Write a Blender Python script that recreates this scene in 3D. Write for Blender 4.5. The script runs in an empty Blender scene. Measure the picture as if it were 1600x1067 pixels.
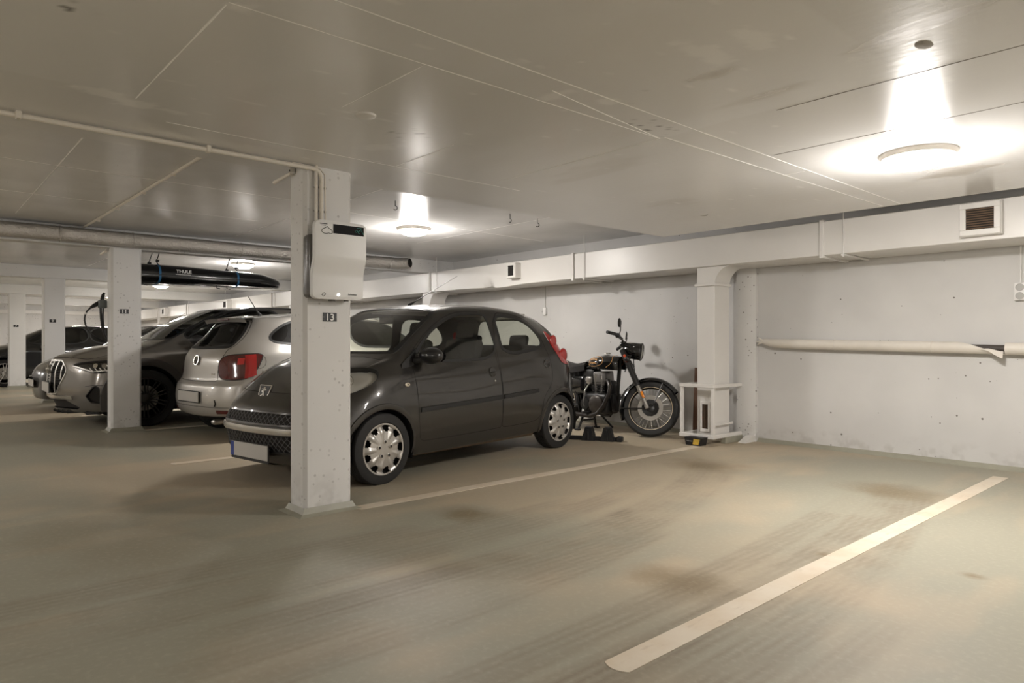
import bpy, bmesh, math, random
import numpy as np
from mathutils import Vector, Matrix

scene = bpy.context.scene
COL = scene.collection
random.seed(7)
PI = math.pi

# ------------------------------------------------------------------ camera
CAM_H = 1.10
cam_data = bpy.data.cameras.new('camera')
cam_data.sensor_width = 36.0
cam_data.lens = 24.0
cam_data.clip_start = 0.05
cam = bpy.data.objects.new('camera', cam_data)
COL.objects.link(cam)
cam.location = (0, 0, CAM_H)
cam.rotation_euler = (PI / 2, 0, math.radians(90 - 41.8))
scene.camera = cam

# ------------------------------------------------------------------ world, exposure
world = bpy.data.worlds.new('world')
scene.world = world
world.use_nodes = True
world.node_tree.nodes['Background'].inputs[0].default_value = (0.02, 0.019, 0.018, 1)
scene.view_settings.view_transform = 'Standard'
scene.view_settings.look = 'None'
scene.view_settings.gamma = 1
scene.view_settings.use_curve_mapping = False
scene.view_settings.exposure = 1.55
cyc = scene.cycles
cyc.max_bounces = 6; cyc.diffuse_bounces = 4; cyc.glossy_bounces = 3; cyc.transmission_bounces = 4; cyc.transparent_max_bounces = 10
cyc.use_adaptive_sampling = True; cyc.adaptive_threshold = 0.03
cyc.caustics_reflective = False; cyc.caustics_refractive = False
FILL_WATTS = 8.0            # watts of the added unseen fill light that brightens the ceiling
LAMP_COLOR = (1.0, 0.952, 0.90)
DOME_EMIT = 95.0

# ------------------------------------------------------------------ main dimensions (metres)
Z_SLAB = 2.213             # underside of the low slab over the near bays
Z_CEIL = 2.4585            # underside of the higher ceiling
Z_BEAM = 2.235             # underside of the beams
X_SLAB = -4.345            # edge of the low slab
Y_SLAB = 6.05
Y_WALL = 7.04
X_END = -30.6
X_NEAR = 5.2
Y_BACK = -6.5
COLS_X = [-4.07, -9.37, -14.66, -19.95]     # right face of each column
COL_W, COL_Y0, COL_Y1 = 0.22, 1.887, 2.219

# ------------------------------------------------------------------ node helper
class NT:
    def __init__(s, m):
        m.use_nodes = True
        s.t = m.node_tree
        s.n = s.t.nodes
        s.b = s.n.get('Principled BSDF')
    def new(s, kind, **kw):
        n = s.n.new(kind)
        for k, v in kw.items():
            setattr(n, k, v)
        return n
    def link(s, a, b):
        s.t.links.new(a, b)
    def val(s, sock, v):
        if isinstance(v, bpy.types.NodeSocket):
            s.link(v, sock)
        else:
            sock.default_value = v
    def math(s, op, a, b=0.0, c=None, clamp=False):
        n = s.new('ShaderNodeMath', operation=op, use_clamp=clamp)
        s.val(n.inputs[0], a); s.val(n.inputs[1], b)
        if c is not None: s.val(n.inputs[2], c)
        return n.outputs[0]
    def mix(s, f, a, b, mode='MIX'):
        n = s.new('ShaderNodeMix', data_type='RGBA', blend_type=mode)
        s.val(n.inputs[0], f)
        s.val(n.inputs[6], a if isinstance(a, bpy.types.NodeSocket) else (*a, 1) if len(a) == 3 else a)
        s.val(n.inputs[7], b if isinstance(b, bpy.types.NodeSocket) else (*b, 1) if len(b) == 3 else b)
        return n.outputs[2]
    def pos(s):
        if not hasattr(s, '_g'):
            s._g = s.new('ShaderNodeNewGeometry')
        return s._g.outputs['Position']
    def xyz(s):
        if not hasattr(s, '_x'):
            s._x = s.new('ShaderNodeSeparateXYZ'); s.link(s.pos(), s._x.inputs[0])
        return s._x.outputs
    def scaled(s, v, sc):
        n = s.new('ShaderNodeMapping'); s.link(v, n.inputs[0]); n.inputs[3].default_value = sc
        return n.outputs[0]
    def noise(s, scale, detail=4, rough=0.55, vec=None, dist=0.0):
        n = s.new('ShaderNodeTexNoise')
        s.link(vec if vec is not None else s.pos(), n.inputs['Vector'])
        n.inputs['Scale'].default_value = scale; n.inputs['Detail'].default_value = detail
        n.inputs['Roughness'].default_value = rough; n.inputs['Distortion'].default_value = dist
        return n.outputs[0]
    def voronoi(s, scale, vec=None, feature='F1'):
        n = s.new('ShaderNodeTexVoronoi', feature=feature)
        s.link(vec if vec is not None else s.pos(), n.inputs['Vector'])
        n.inputs['Scale'].default_value = scale
        return n
    def ramp(s, v, lo, hi, a=0.0, b=1.0):
        n = s.new('ShaderNodeMapRange', interpolation_type='SMOOTHSTEP')
        s.val(n.inputs[0], v)
        n.inputs[1].default_value = lo; n.inputs[2].default_value = hi
        n.inputs[3].default_value = a; n.inputs[4].default_value = b
        return n.outputs[0]
    def bump(s, h, strength=0.3, dist=0.01):
        n = s.new('ShaderNodeBump'); n.inputs['Strength'].default_value = strength
        n.inputs['Distance'].default_value = dist
        s.link(h, n.inputs['Height']); s.link(n.outputs[0], s.b.inputs['Normal'])

MATS = {}
def mat(name, color=(0.5, 0.5, 0.5), rough=0.5, metal=0.0, spec=0.5, coat=0.0, emit=None, estr=0.0, noise=0.0, nscale=30.0):
    if name in MATS: return MATS[name]
    m = bpy.data.materials.new(name); MATS[name] = m
    t = NT(m); b = t.b
    b.inputs['Base Color'].default_value = (*color, 1)
    b.inputs['Roughness'].default_value = rough
    b.inputs['Metallic'].default_value = metal
    b.inputs['Specular IOR Level'].default_value = spec
    b.inputs['Coat Weight'].default_value = coat
    b.inputs['Coat Roughness'].default_value = 0.04
    if emit:
        b.inputs['Emission Color'].default_value = (*emit, 1); b.inputs['Emission Strength'].default_value = estr
    if noise > 0:
        f = t.noise(nscale, 4)
        lo = tuple(c * (1 - noise) for c in color); hi = tuple(min(1, c * (1 + noise)) for c in color)
        t.link(t.mix(f, lo, hi), b.inputs['Base Color'])
    return m

def glass_mat(name, tint, ior=1.45, rough=0.02):
    if name in MATS: return MATS[name]
    m = bpy.data.materials.new(name); MATS[name] = m
    t = NT(m); t.n.remove(t.b)
    out = t.n.get('Material Output')
    tr = t.new('ShaderNodeBsdfTransparent'); tr.inputs[0].default_value = (*tint, 1)
    gl = t.new('ShaderNodeBsdfGlossy'); gl.inputs['Roughness'].default_value = rough
    fr = t.new('ShaderNodeFresnel'); ge = t.new('ShaderNodeNewGeometry')
    t.link(t.math('MULTIPLY_ADD', ge.outputs['Backfacing'], 1 / ior - ior, ior), fr.inputs[0])
    mx = t.new('ShaderNodeMixShader')
    t.link(fr.outputs[0], mx.inputs[0]); t.link(tr.outputs[0], mx.inputs[1]); t.link(gl.outputs[0], mx.inputs[2])
    t.link(mx.outputs[0], out.inputs[0])
    return m

# painted concrete with pin holes, grime at the foot and formwork marks
def concrete_mat(name, color, rough, pits=1.0, streak=0.05, foot=0.0, gloss_noise=0.1, board=None):
    m = bpy.data.materials.new(name); MATS[name] = m
    t = NT(m); b = t.b
    big = t.noise(1.3, 3)
    c = t.mix(t.ramp(big, 0.3, 0.75), tuple(x * (1 - streak) for x in color), color)
    if pits > 0:
        v = t.voronoi(30); v2 = t.voronoi(10.0)
        mask = t.ramp(t.noise(2.2, 2), 0.40, 0.58)
        rnd = t.new('ShaderNodeSeparateColor'); t.link(v.outputs['Color'], rnd.inputs[0])
        size = t.math('MULTIPLY_ADD', rnd.outputs[0], 0.30, -0.02)
        p1 = t.math('LESS_THAN', v.outputs['Distance'], size)
        p1 = t.math('MULTIPLY', p1, t.math('GREATER_THAN', rnd.outputs[1], 0.45))
        p1 = t.math('MULTIPLY', p1, mask)
        rnd2 = t.new('ShaderNodeSeparateColor'); t.link(v2.outputs['Color'], rnd2.inputs[0])
        p2 = t.math('LESS_THAN', v2.outputs['Distance'], t.math('MULTIPLY', rnd2.outputs[0], 0.105))
        p2 = t.math('MULTIPLY', p2, t.math('GREATER_THAN', rnd2.outputs[1], 0.4))
        pp = t.math('MULTIPLY', t.math('MAXIMUM', p1, p2), pits, clamp=True)
        c = t.mix(t.math('MULTIPLY', pp, 0.85), c, (0.10, 0.085, 0.07))
    if foot > 0:
        z = t.xyz()[2]
        f = t.math('MULTIPLY', t.ramp(z, 0.0, foot, 1.0, 0.0), t.ramp(t.noise(9, 2), 0.45, 0.65))
        c = t.mix(t.math('MULTIPLY', f, 0.28), c, (0.20, 0.175, 0.14))
    t.link(c, b.inputs['Base Color'])
    b.inputs['Specular IOR Level'].default_value = 0.45
    t.link(t.ramp(big, 0.3, 0.7, rough - gloss_noise, rough + gloss_noise), b.inputs['Roughness'])
    return m
# ------------------------------------------------------------------ mesh helpers
def basis(ax):
    ax = Vector(ax).normalized()
    up = Vector((0, 0, 1)) if abs(ax.z) < 0.9 else Vector((1, 0, 0))
    u = up.cross(ax).normalized(); v = ax.cross(u)
    return u, v, ax

class MB:
    """collects shapes, build() links them as ONE mesh object"""
    def __init__(s):
        s.v = []; s.f = []
    def add(s, vs, fs):
        o = len(s.v)
        s.v += [tuple(v) for v in vs]; s.f += [tuple(i + o for i in f) for f in fs]
        return s
    def box(s, lo, hi, bev=0.0, rot=None, seg=1):
        c = (Vector(lo) + Vector(hi)) / 2; d = Vector(hi) - Vector(lo)
        return s.cbox(c, d, bev, rot, seg)
    def cbox(s, c, d, bev=0.0, rot=None, seg=1):
        bm = bmesh.new(); bmesh.ops.create_cube(bm, size=1)
        for v in bm.verts: v.co = Vector((v.co.x * d[0], v.co.y * d[1], v.co.z * d[2]))
        if bev > 0:
            bmesh.ops.bevel(bm, geom=list(bm.edges), offset=min(bev, 0.49 * min(d)), segments=seg, profile=0.5, affect='EDGES')
        R = rot.to_matrix() if hasattr(rot, 'to_matrix') else rot
        bm.verts.index_update()
        vs = [(R @ v.co if R is not None else v.co) + Vector(c) for v in bm.verts]
        s.add(vs, [[v.index for v in f.verts] for f in bm.faces]); bm.free()
        return s
    def lathe(s, prof, o=(0, 0, 0), ax=(0, 0, 1), seg=24, a0=0.0, a1=2 * PI, scale=(1, 1), caps=True):
        u, v, w = basis(ax); o = Vector(o)
        full = abs(a1 - a0 - 2 * PI) < 1e-6
        n = seg if full else seg + 1
        vs = []; fs = []
        for (r, h) in prof:
            for k in range(n):
                a = a0 + (a1 - a0) * k / seg
                vs.append(o + u * (r * math.cos(a) * scale[0]) + v * (r * math.sin(a) * scale[1]) + w * h)
        for i in range(len(prof) - 1):
            for k in range(seg):
                k2 = (k + 1) % n
                fs.append((i * n + k, i * n + k2, (i + 1) * n + k2, (i + 1) * n + k))
        caps = caps and tuple(prof[0]) != tuple(prof[-1])
        if caps and prof[0][0] > 1e-6 and full: fs.append(tuple(range(n - 1, -1, -1)))
        if caps and prof[-1][0] > 1e-6 and full: fs.append(tuple((len(prof) - 1) * n + k for k in range(n)))
        return s.add(vs, fs)
    def cyl(s, p0, p1, r0, r1=None, seg=12):
        p0 = Vector(p0); p1 = Vector(p1); r1 = r0 if r1 is None else r1
        return s.lathe([(r0, 0), (r1, (p1 - p0).length)], p0, p1 - p0, seg)
    def tube(s, pts, r, seg=8, closed=False, flat=None):
        P = [Vector(p) for p in pts]; n = len(P)
        rs = r if isinstance(r, (list, tuple)) else [r] * n
        T = []
        for i in range(n):
            if closed: t = P[(i + 1) % n] - P[i - 1]
            else: t = P[min(i + 1, n - 1)] - P[max(i - 1, 0)]
            T.append(t.normalized())
        u = basis(T[0])[0]; vs = []
        for i in range(n):
            u = (u - T[i] * u.dot(T[i])).normalized(); w = T[i].cross(u)
            for k in range(seg):
                a = 2 * PI * k / seg
                vs.append(P[i] + (u * math.cos(a) + w * math.sin(a) * (flat or 1)) * rs[i])
        fs = []
        m = n if closed else n - 1
        for i in range(m):
            for k in range(seg):
                j = (i + 1) % n; k2 = (k + 1) % seg
                fs.append((i * seg + k, i * seg + k2, j * seg + k2, j * seg + k))
        if not closed:
            fs.append(tuple(range(seg - 1, -1, -1))); fs.append(tuple((n - 1) * seg + k for k in range(seg)))
        return s.add(vs, fs)
    def prism(s, poly, o=(0, 0, 0), u=(1, 0, 0), v=(0, 1, 0), depth=0.01):
        """polygon in the plane (u, v) at o, extruded along u x v"""
        u = Vector(u); v = Vector(v); w = u.cross(v).normalized(); o = Vector(o); n = len(poly)
        vs = [o + u * p[0] + v * p[1] for p in poly] + [o + u * p[0] + v * p[1] + w * depth for p in poly]
        fs = [tuple(range(n - 1, -1, -1)), tuple(range(n, 2 * n))]
        fs += [(i, (i + 1) % n, n + (i + 1) % n, n + i) for i in range(n)]
        return s.add(vs, fs)
    def ball(s, c, r, seg=16, sc=(1, 1, 1), rot=None):
        vs = []; fs = []; c = Vector(c); m = seg // 2
        for i in range(m + 1):
            th = PI * i / m
            for k in range(seg):
                a = 2 * PI * k / seg
                p = Vector((math.sin(th) * math.cos(a) * r * sc[0], math.sin(th) * math.sin(a) * r * sc[1], math.cos(th) * r * sc[2]))
                if rot is not None: p = rot @ p
                vs.append(c + p)
        for i in range(m):
            for k in range(seg):
                k2 = (k + 1) % seg
                fs.append((i * seg + k, (i + 1) * seg + k, (i + 1) * seg + k2, i * seg + k2))
        return s.add(vs, fs)
    def grid(s, fn, nu, nv):
        vs = [fn(i / nu, j / nv) for i in range(nu + 1) for j in range(nv + 1)]
        fs = [(i * (nv + 1) + j, (i + 1) * (nv + 1) + j, (i + 1) * (nv + 1) + j + 1, i * (nv + 1) + j + 1) for i in range(nu) for j in range(nv)]
        return s.add(vs, fs)
    def mirror_y(s):
        n = len(s.v)
        s.v += [(x, -y, z) for x, y, z in s.v]; s.f += [tuple(i + n for i in reversed(f)) for f in s.f]
        return s
    def xf(s, M):
        s.v = [tuple(M @ Vector(v)) for v in s.v]; return s
    def mesh(s, name, m=None, smooth=35):
        me = bpy.data.meshes.new(name)
        me.from_pydata(s.v, [], s.f)
        bm = bmesh.new(); bm.from_mesh(me)
        bmesh.ops.remove_doubles(bm, verts=bm.verts, dist=1e-5)
        bmesh.ops.recalc_face_normals(bm, faces=bm.faces)
        bm.to_mesh(me); bm.free()
        if smooth:
            me.polygons.foreach_set('use_smooth', [True] * len(me.polygons))
            me.set_sharp_from_angle(angle=math.radians(smooth))
        if m is not None: me.materials.append(m)
        return me
    def build(s, name, m=None, parent=None, smooth=35, **tags):
        return obj(name, s.mesh(name, m, smooth), parent, **tags)

def obj(name, me, parent=None, **tags):
    o = bpy.data.objects.new(name, me); COL.objects.link(o)
    if parent is not None: o.parent = parent
    for k, v in tags.items(): o[k] = v
    return o
def tag(o, label, cat, group=None):
    o['label'] = label; o['category'] = cat
    if group: o['group'] = group
    return o
def thing(name, label, cat, loc=(0, 0, 0), rz=0.0, group=None):
    o = bpy.data.objects.new(name, None); COL.objects.link(o)
    o.location = loc; o.rotation_euler = (0, 0, rz); o.empty_display_size = 0.1
    return tag(o, label, cat, group)
def copy_tree(o, parent=None):
    c = o.copy(); COL.objects.link(c)
    if parent is not None: c.parent = parent
    for ch in list(o.children): copy_tree(ch, c)
    return c
def text_mesh(txt, size, depth=0.001, align='CENTER', bold=0.0):
    cu = bpy.data.curves.new('lettering', 'FONT'); cu.body = txt; cu.size = size
    cu.extrude = depth / 2; cu.align_x = align; cu.align_y = 'CENTER'; cu.offset = bold; cu.resolution_u = 3
    o = bpy.data.objects.new('lettering', cu); COL.objects.link(o)
    dg = bpy.context.evaluated_depsgraph_get()
    me = bpy.data.meshes.new_from_object(o.evaluated_get(dg))
    bpy.data.objects.remove(o); me.name = 'lettering'
    return me
def text_on(name, txt, size, loc, xdir, ydir, m, parent=None, depth=0.001, bold=0.0, squeeze=1.0, align='CENTER'):
    me = text_mesh(txt, size, depth, align, bold)
    x = Vector(xdir).normalized(); y = Vector(ydir).normalized(); z = x.cross(y)
    M = Matrix((x * squeeze, y, z)).transposed().to_4x4(); M.translation = Vector(loc)
    me.transform(M); me.materials.clear(); me.materials.append(m)
    return obj(name, me, parent)
def arc(c, r, a0, a1, n, plane='xy', h=0.0):
    out = []
    for i in range(n + 1):
        a = a0 + (a1 - a0) * i / n
        p, q = c[0] + r * math.cos(a), c[1] + r * math.sin(a)
        out.append({'xy': (p, q, h), 'xz': (p, h, q), 'yz': (h, p, q)}[plane])
    return out
def chaikin(pts, n=3, closed=True):
    P = [tuple(p) for p in pts]
    for _ in range(n):
        Q = []
        m = len(P)
        for i in range(m if closed else m - 1):
            a, b = P[i], P[(i + 1) % m]
            Q.append(tuple(x * 0.75 + y * 0.25 for x, y in zip(a, b)))
            Q.append(tuple(x * 0.25 + y * 0.75 for x, y in zip(a, b)))
        if not closed: Q = [P[0]] + Q + [P[-1]]
        P = Q
    return P
def rrect(w, h, r, n=4):
    pts = []
    for cx, cy, a in ((w / 2 - r, h / 2 - r, 0), (-w / 2 + r, h / 2 - r, PI / 2), (-w / 2 + r, -h / 2 + r, PI), (w / 2 - r, -h / 2 + r, 1.5 * PI)):
        for k in range(n + 1):
            t = a + PI / 2 * k / n
            pts.append((cx + r * math.cos(t), cy + r * math.sin(t)))
    return pts
# ------------------------------------------------------------------ surface materials
M_WALL = concrete_mat('wall_paint', (0.645, 0.635, 0.62), 0.55, pits=1.0, streak=0.10, foot=0.25)
M_COLUMN = concrete_mat('column_paint', (0.74, 0.73, 0.715), 0.5, pits=0.4, streak=0.06, foot=0.35)
def ceiling_mat(name, color, rough):
    m = bpy.data.materials.new(name); t = NT(m); b = t.b
    x, y, z = t.xyz()
    sv = t.scaled(t.pos(), (0.35, 2.2, 1))
    big = t.noise(1.3, 4)
    c = t.mix(t.ramp(big, 0.3, 0.7), tuple(k * 0.9 for k in color), color)
    c = t.mix(t.math('MULTIPLY', t.ramp(t.noise(3.5, 4, vec=sv), 0.55, 0.90), 0.22), c, (0.46, 0.41, 0.34))
    v = t.voronoi(16); r = t.new('ShaderNodeSeparateColor'); t.link(v.outputs['Color'], r.inputs[0])
    p = t.math('LESS_THAN', v.outputs['Distance'], t.math('MULTIPLY', r.outputs[0], 0.09))
    p = t.math('MULTIPLY', p, t.ramp(big, 0.58, 0.62))
    c = t.mix(t.math('MULTIPLY', p, 0.7), c, (0.12, 0.1, 0.085))
    t.link(c, b.inputs['Base Color'])
    t.link(t.ramp(big, 0.3, 0.7, rough, rough + 0.03), b.inputs['Roughness'])
    b.inputs['Specular IOR Level'].default_value = 0.55
    t.bump(t.noise(9, 1, vec=t.scaled(t.pos(), (1, 3, 1))), 0.05, 0.01)
    MATS[name] = m
    return m
CEIL_C = (0.80, 0.795, 0.79)
M_CEIL = ceiling_mat('ceiling_paint', CEIL_C, 0.22)

def vnoise(x, y, scale, seed, octaves=4, rough=0.55):
    """value noise on arrays"""
    out = np.zeros_like(x); amp = 1.0; tot = 0.0
    for o in range(octaves):
        rg = np.random.RandomState(seed + o); tb = rg.rand(256, 256)
        u = x * scale; v = y * scale; i = np.floor(u).astype(int); j = np.floor(v).astype(int)
        fu = u - i; fv = v - j; fu = fu * fu * (3 - 2 * fu); fv = fv * fv * (3 - 2 * fv)
        g = lambda a, b: tb[a % 256, b % 256]
        out += amp * ((g(i, j) * (1 - fu) + g(i + 1, j) * fu) * (1 - fv) + (g(i, j + 1) * (1 - fu) + g(i + 1, j + 1) * fu) * fv)
        tot += amp; amp *= rough; scale *= 2.03
    return out / tot
def sstep(v, lo, hi): 
    t = np.clip((v - lo) / (hi - lo), 0, 1); return t * t * (3 - 2 * t)
def floor_stains(x, y):
    """masks of the floor's own wear: dust, tyre marks, oil"""
    dust = sstep(vnoise(x, y, 0.55, 1), 0.40, 0.62) * 0.8 + 0.45 * sstep(vnoise(x * 1.6, y * 0.5, 2.2, 9, 5), 0.48, 0.72)
    wear = sstep(vnoise(x, y, 2.6, 21), 0.30, 0.62); scuff = vnoise(x * 3.2, y * 0.35, 6.0, 31, 4)
    dark = np.zeros_like(x)
    def track(x0, k, yk, y0, y1, w, amt):
        nonlocal dark
        d = np.maximum(y - yk, 0); off = x - (x0 - k * d * d)
        band = 1 - sstep(np.abs(off), w * 0.55, w)
        rib = 0.62 + 0.30 * np.sin(off * 130.0) + 0.5 * (scuff - 0.5)
        f = band * rib * sstep(y, y0, y0 + 0.8) * (1 - sstep(y, y1 - 0.3, y1)) * (0.35 + 0.65 * wear)
        dark = np.maximum(dark, np.clip(f * amt, 0, 1))
    for a in ((-2.62, .085, 2.3, .6, 5.5, .15, .75), (-2.40, .075, 2.1, .3, 5.3, .13, .5), (-2.95, .06, 2.0, -1.0, 4.6, .14, .45), (-1.46, .026, 1.5, .5, 5.5, .16, .7),
              (-1.20, .034, 1.5, .8, 5.5, .15, .6), (-1.72, .018, 1.2, .2, 5.2, .12, .5), (-2.18, .04, 1.0, .2, 3.4, .12, .5), (-3.45, -.02, 0.0, -1.5, 2.4, .16, .5), (-3.15, .01, 0.5, -1.5, 3.6, .14, .4),
              (-1.0, .0, .5, .3, 3.0, .10, .35)): track(*a)
    oil = np.zeros_like(x); n7 = vnoise(x, y, 7, 51) - 0.5
    for cx, cy, r, amt in ((-3.44, 2.69, .26, .75), (-1.83, 2.66, .26, .65), (-3.38, 5.33, .40, .6), (-1.86, 5.42, .40, .65), (-3.95, .95, .55, .35), (-4.6, .7, .5, .3), (-.95, 3.75, .06, .8), (-1.55, 3.55, .05, .7)):
        d = np.hypot((x - cx) * 0.8, y - cy) + n7 * 0.5 * r
        oil = np.maximum(oil, amt * (1 - sstep(d, 0.1 * r, r)))
    return np.clip(dust, 0, 1), dark, oil
def floor_mat():
    m = bpy.data.materials.new('floor_paint'); t = NT(m); b = t.b
    at = t.new('ShaderNodeAttribute', attribute_name='wear'); sp = t.new('ShaderNodeSeparateColor'); t.link(at.outputs['Color'], sp.inputs[0])
    fine = t.noise(38, 2)
    c = t.mix(sp.outputs[0], (0.278, 0.264, 0.206), (0.380, 0.313, 0.224))
    c = t.mix(t.math('MULTIPLY', sp.outputs[1], 1.3, clamp=True), c, (0.185, 0.152, 0.11))
    c = t.mix(sp.outputs[2], c, (0.15, 0.105, 0.05))
    c = t.mix(t.math('MULTIPLY', t.ramp(fine, 0.45, 0.8), 0.16), c, (0.5, 0.45, 0.36))
    t.link(c, b.inputs['Base Color'])
    b.inputs['Roughness'].default_value = 0.55
    b.inputs['Specular IOR Level'].default_value = 0.40
    return m
M_FLOOR = floor_mat()
M_COVE = mat('floor_paint_cove', (0.29, 0.28, 0.222), 0.45, noise=0.15, nscale=12)
M_LINE = None
def line_mat():
    m = bpy.data.materials.new('line_paint'); t = NT(m)
    c = t.mix(t.ramp(t.noise(4, 5), 0.35, 0.75), (0.60, 0.53, 0.43), (0.54, 0.445, 0.33))
    c = t.mix(t.math('MULTIPLY', t.ramp(t.noise(22, 4, vec=t.scaled(t.pos(), (1, 0.35, 1))), 0.56, 0.75), 0.5), c, (0.38, 0.30, 0.22))
    t.link(c, t.b.inputs['Base Color']); t.b.inputs['Roughness'].default_value = 0.5
    return m
M_LINE = line_mat()
M_DUCT = mat('duct_white_paint', (0.70, 0.68, 0.65), 0.34, spec=0.5, noise=0.05, nscale=3)
M_TRIM = mat('white_trim_paint', (0.70, 0.68, 0.65), 0.4, noise=0.06, nscale=14)
M_PIPE = mat('ivory_pipe_paint', (0.74, 0.69, 0.61), 0.38)
M_DARK = mat('black_plastic', (0.012, 0.012, 0.012), 0.45)
M_STEEL = mat('galvanised_steel', (0.45, 0.43, 0.40), 0.35, metal=0.9)
M_VOID = mat('vent_shadow', (0.015, 0.012, 0.01), 0.8)
M_RUST = mat('brown_vent_slats', (0.12, 0.075, 0.045), 0.6, noise=0.3, nscale=40)
M_WHITE = mat('white_plastic', (0.80, 0.79, 0.77), 0.3)
M_BRIGHT = mat('white_print', (0.85, 0.84, 0.81), 0.45)

# ------------------------------------------------------------------ shell
def struct(name, mb, m, label=None):
    o = mb.build(name, m, None); o['kind'] = 'structure'
    if label: o['label'] = label
    return o
def build_floor():
    xs = np.concatenate([np.arange(X_END - .2, -7.0, 0.4), np.arange(-7.0, 1.2, 0.022), np.linspace(1.2, X_NEAR + .2, 8)])
    ys = np.concatenate([np.linspace(Y_BACK - .2, -0.4, 12), np.arange(-0.37, Y_WALL, 0.028), [Y_WALL + .2]])
    GX, GY = np.meshgrid(xs, ys, indexing='ij'); nx, ny = GX.shape
    co = np.stack([GX, GY, np.zeros_like(GX)], -1).reshape(-1, 3)
    I = np.arange(nx * ny).reshape(nx, ny)
    q = np.stack([I[:-1, :-1], I[1:, :-1], I[1:, 1:], I[:-1, 1:]], -1).reshape(-1, 4)
    me = bpy.data.meshes.new('floor'); me.vertices.add(len(co)); me.vertices.foreach_set('co', co.ravel())
    me.loops.add(q.size); me.loops.foreach_set('vertex_index', q.ravel().astype(np.int32))
    me.polygons.add(len(q)); me.polygons.foreach_set('loop_start', np.arange(0, q.size, 4, dtype=np.int32)); me.polygons.foreach_set('loop_total', np.full(len(q), 4, dtype=np.int32))
    me.update(); me.validate()
    d, k, o = floor_stains(co[:, 0], co[:, 1])
    at = me.attributes.new('wear', 'FLOAT_COLOR', 'POINT')
    at.data.foreach_set('color', np.stack([d, k, o, np.ones_like(d)], -1).ravel().astype(np.float32))
    me.materials.append(M_FLOOR)
    f = obj('floor', me); f['kind'] = 'structure'; f['label'] = 'grey-green painted concrete garage floor with tyre marks'
build_floor()
struct('wall_back', MB().box((X_END - 0.2, Y_WALL, 0), (X_NEAR + 0.2, Y_WALL + 0.2, Z_CEIL)), M_WALL, 'white painted pitted concrete wall behind the parking bays')
struct('wall_left', MB().box((X_END - 0.2, Y_BACK, 0), (X_END, Y_WALL, Z_CEIL)), M_WALL, 'white concrete wall at the far end of the garage')
struct('wall_right', MB().box((X_NEAR, Y_BACK, 0), (X_NEAR + 0.2, Y_WALL, Z_CEIL)), M_WALL)
struct('wall_front', MB().box((X_END, Y_BACK - 0.2, 0), (X_NEAR, Y_BACK, Z_CEIL)), M_WALL)
struct('ceiling', MB().box((X_END - 0.2, Y_BACK - 0.2, Z_CEIL), (X_NEAR + 0.2, Y_WALL + 0.2, Z_CEIL + 0.2)), M_CEIL, 'glossy grey-white painted concrete ceiling over the far bays')
def slab_wear(x, y):
    tan = np.zeros_like(x); wht = np.zeros_like(x); n = vnoise(x * 0.5, y * 1.8, 5.0, 71, 5) - 0.5; n2 = vnoise(x, y, 14.0, 81, 4) - 0.5
    for cx, cy, rx, ry, amt in ((-1.57, 2.53, .16, .06, .55), (-.93, 2.72, .22, .05, .7), (-.78, 2.66, .20, .035, .6), (-1.38, 5.18, .22, .13, .7), (-1.5, 2.9, .25, .05, .3), (-2.9, 3.4, .5, .2, .25), (-3.2, 4.6, .4, .15, .25), (.4, 3.3, .5, .15, .4)):
        d = np.hypot((x - cx) / rx, (y - cy) / ry) + n * 2.2
        tan = np.maximum(tan, amt * (1 - sstep(d, 0.2, 1.3)))
    for cx, cy, rx, ry, amt in ((-3.53, .75, .07, .20, .8), (-3.56, .95, .03, .10, .6), (-1.27, 2.32, .05, .12, .45), (-1.47, 2.31, .05, .14, .4), (-3.40, 2.05, .10, .09, .35), (-2.3, .85, .04, .05, .8), (-2.2, 2.2, .10, .04, .5), (-2.06, 2.45, .04, .04, .6)):
        d = np.hypot((x - cx) / rx, (y - cy) / ry) + n2 * 2.6
        wht = np.maximum(wht, amt * (1 - sstep(d, 0.7, 1.1)))
    wht = np.maximum(wht, 0.55 * sstep(vnoise(x * 3.0, y * 0.6, 9.0, 91, 3), 0.80, 0.86))
    px = np.floor((x + 2.25) / 1.22).astype(int); py = np.floor((y - .8) / 2.3).astype(int)
    tone = np.random.RandomState(5).rand(64, 64)[px % 64, py % 64]
    tan = np.maximum(tan, 0.12 * tone + 0.10 * sstep(vnoise(x * 0.4, y, 1.2, 95, 4), 0.45, 0.7))
    dk = 0.7 * sstep(vnoise(x, y, 48.0, 99, 1), 0.86, 0.93)
    m = np.zeros_like(x)
    for cx, cy, r in ((-3.08, 2.03, .16), (-2.68, .43, .08), (-2.2, 2.88, .25), (-1.96, 2.45, .12)):
        m = np.maximum(m, 1 - sstep(np.hypot(x - cx, y - cy), 0.3 * r, r))
    return np.clip(tan, 0, 1), wht, dk * m
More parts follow.
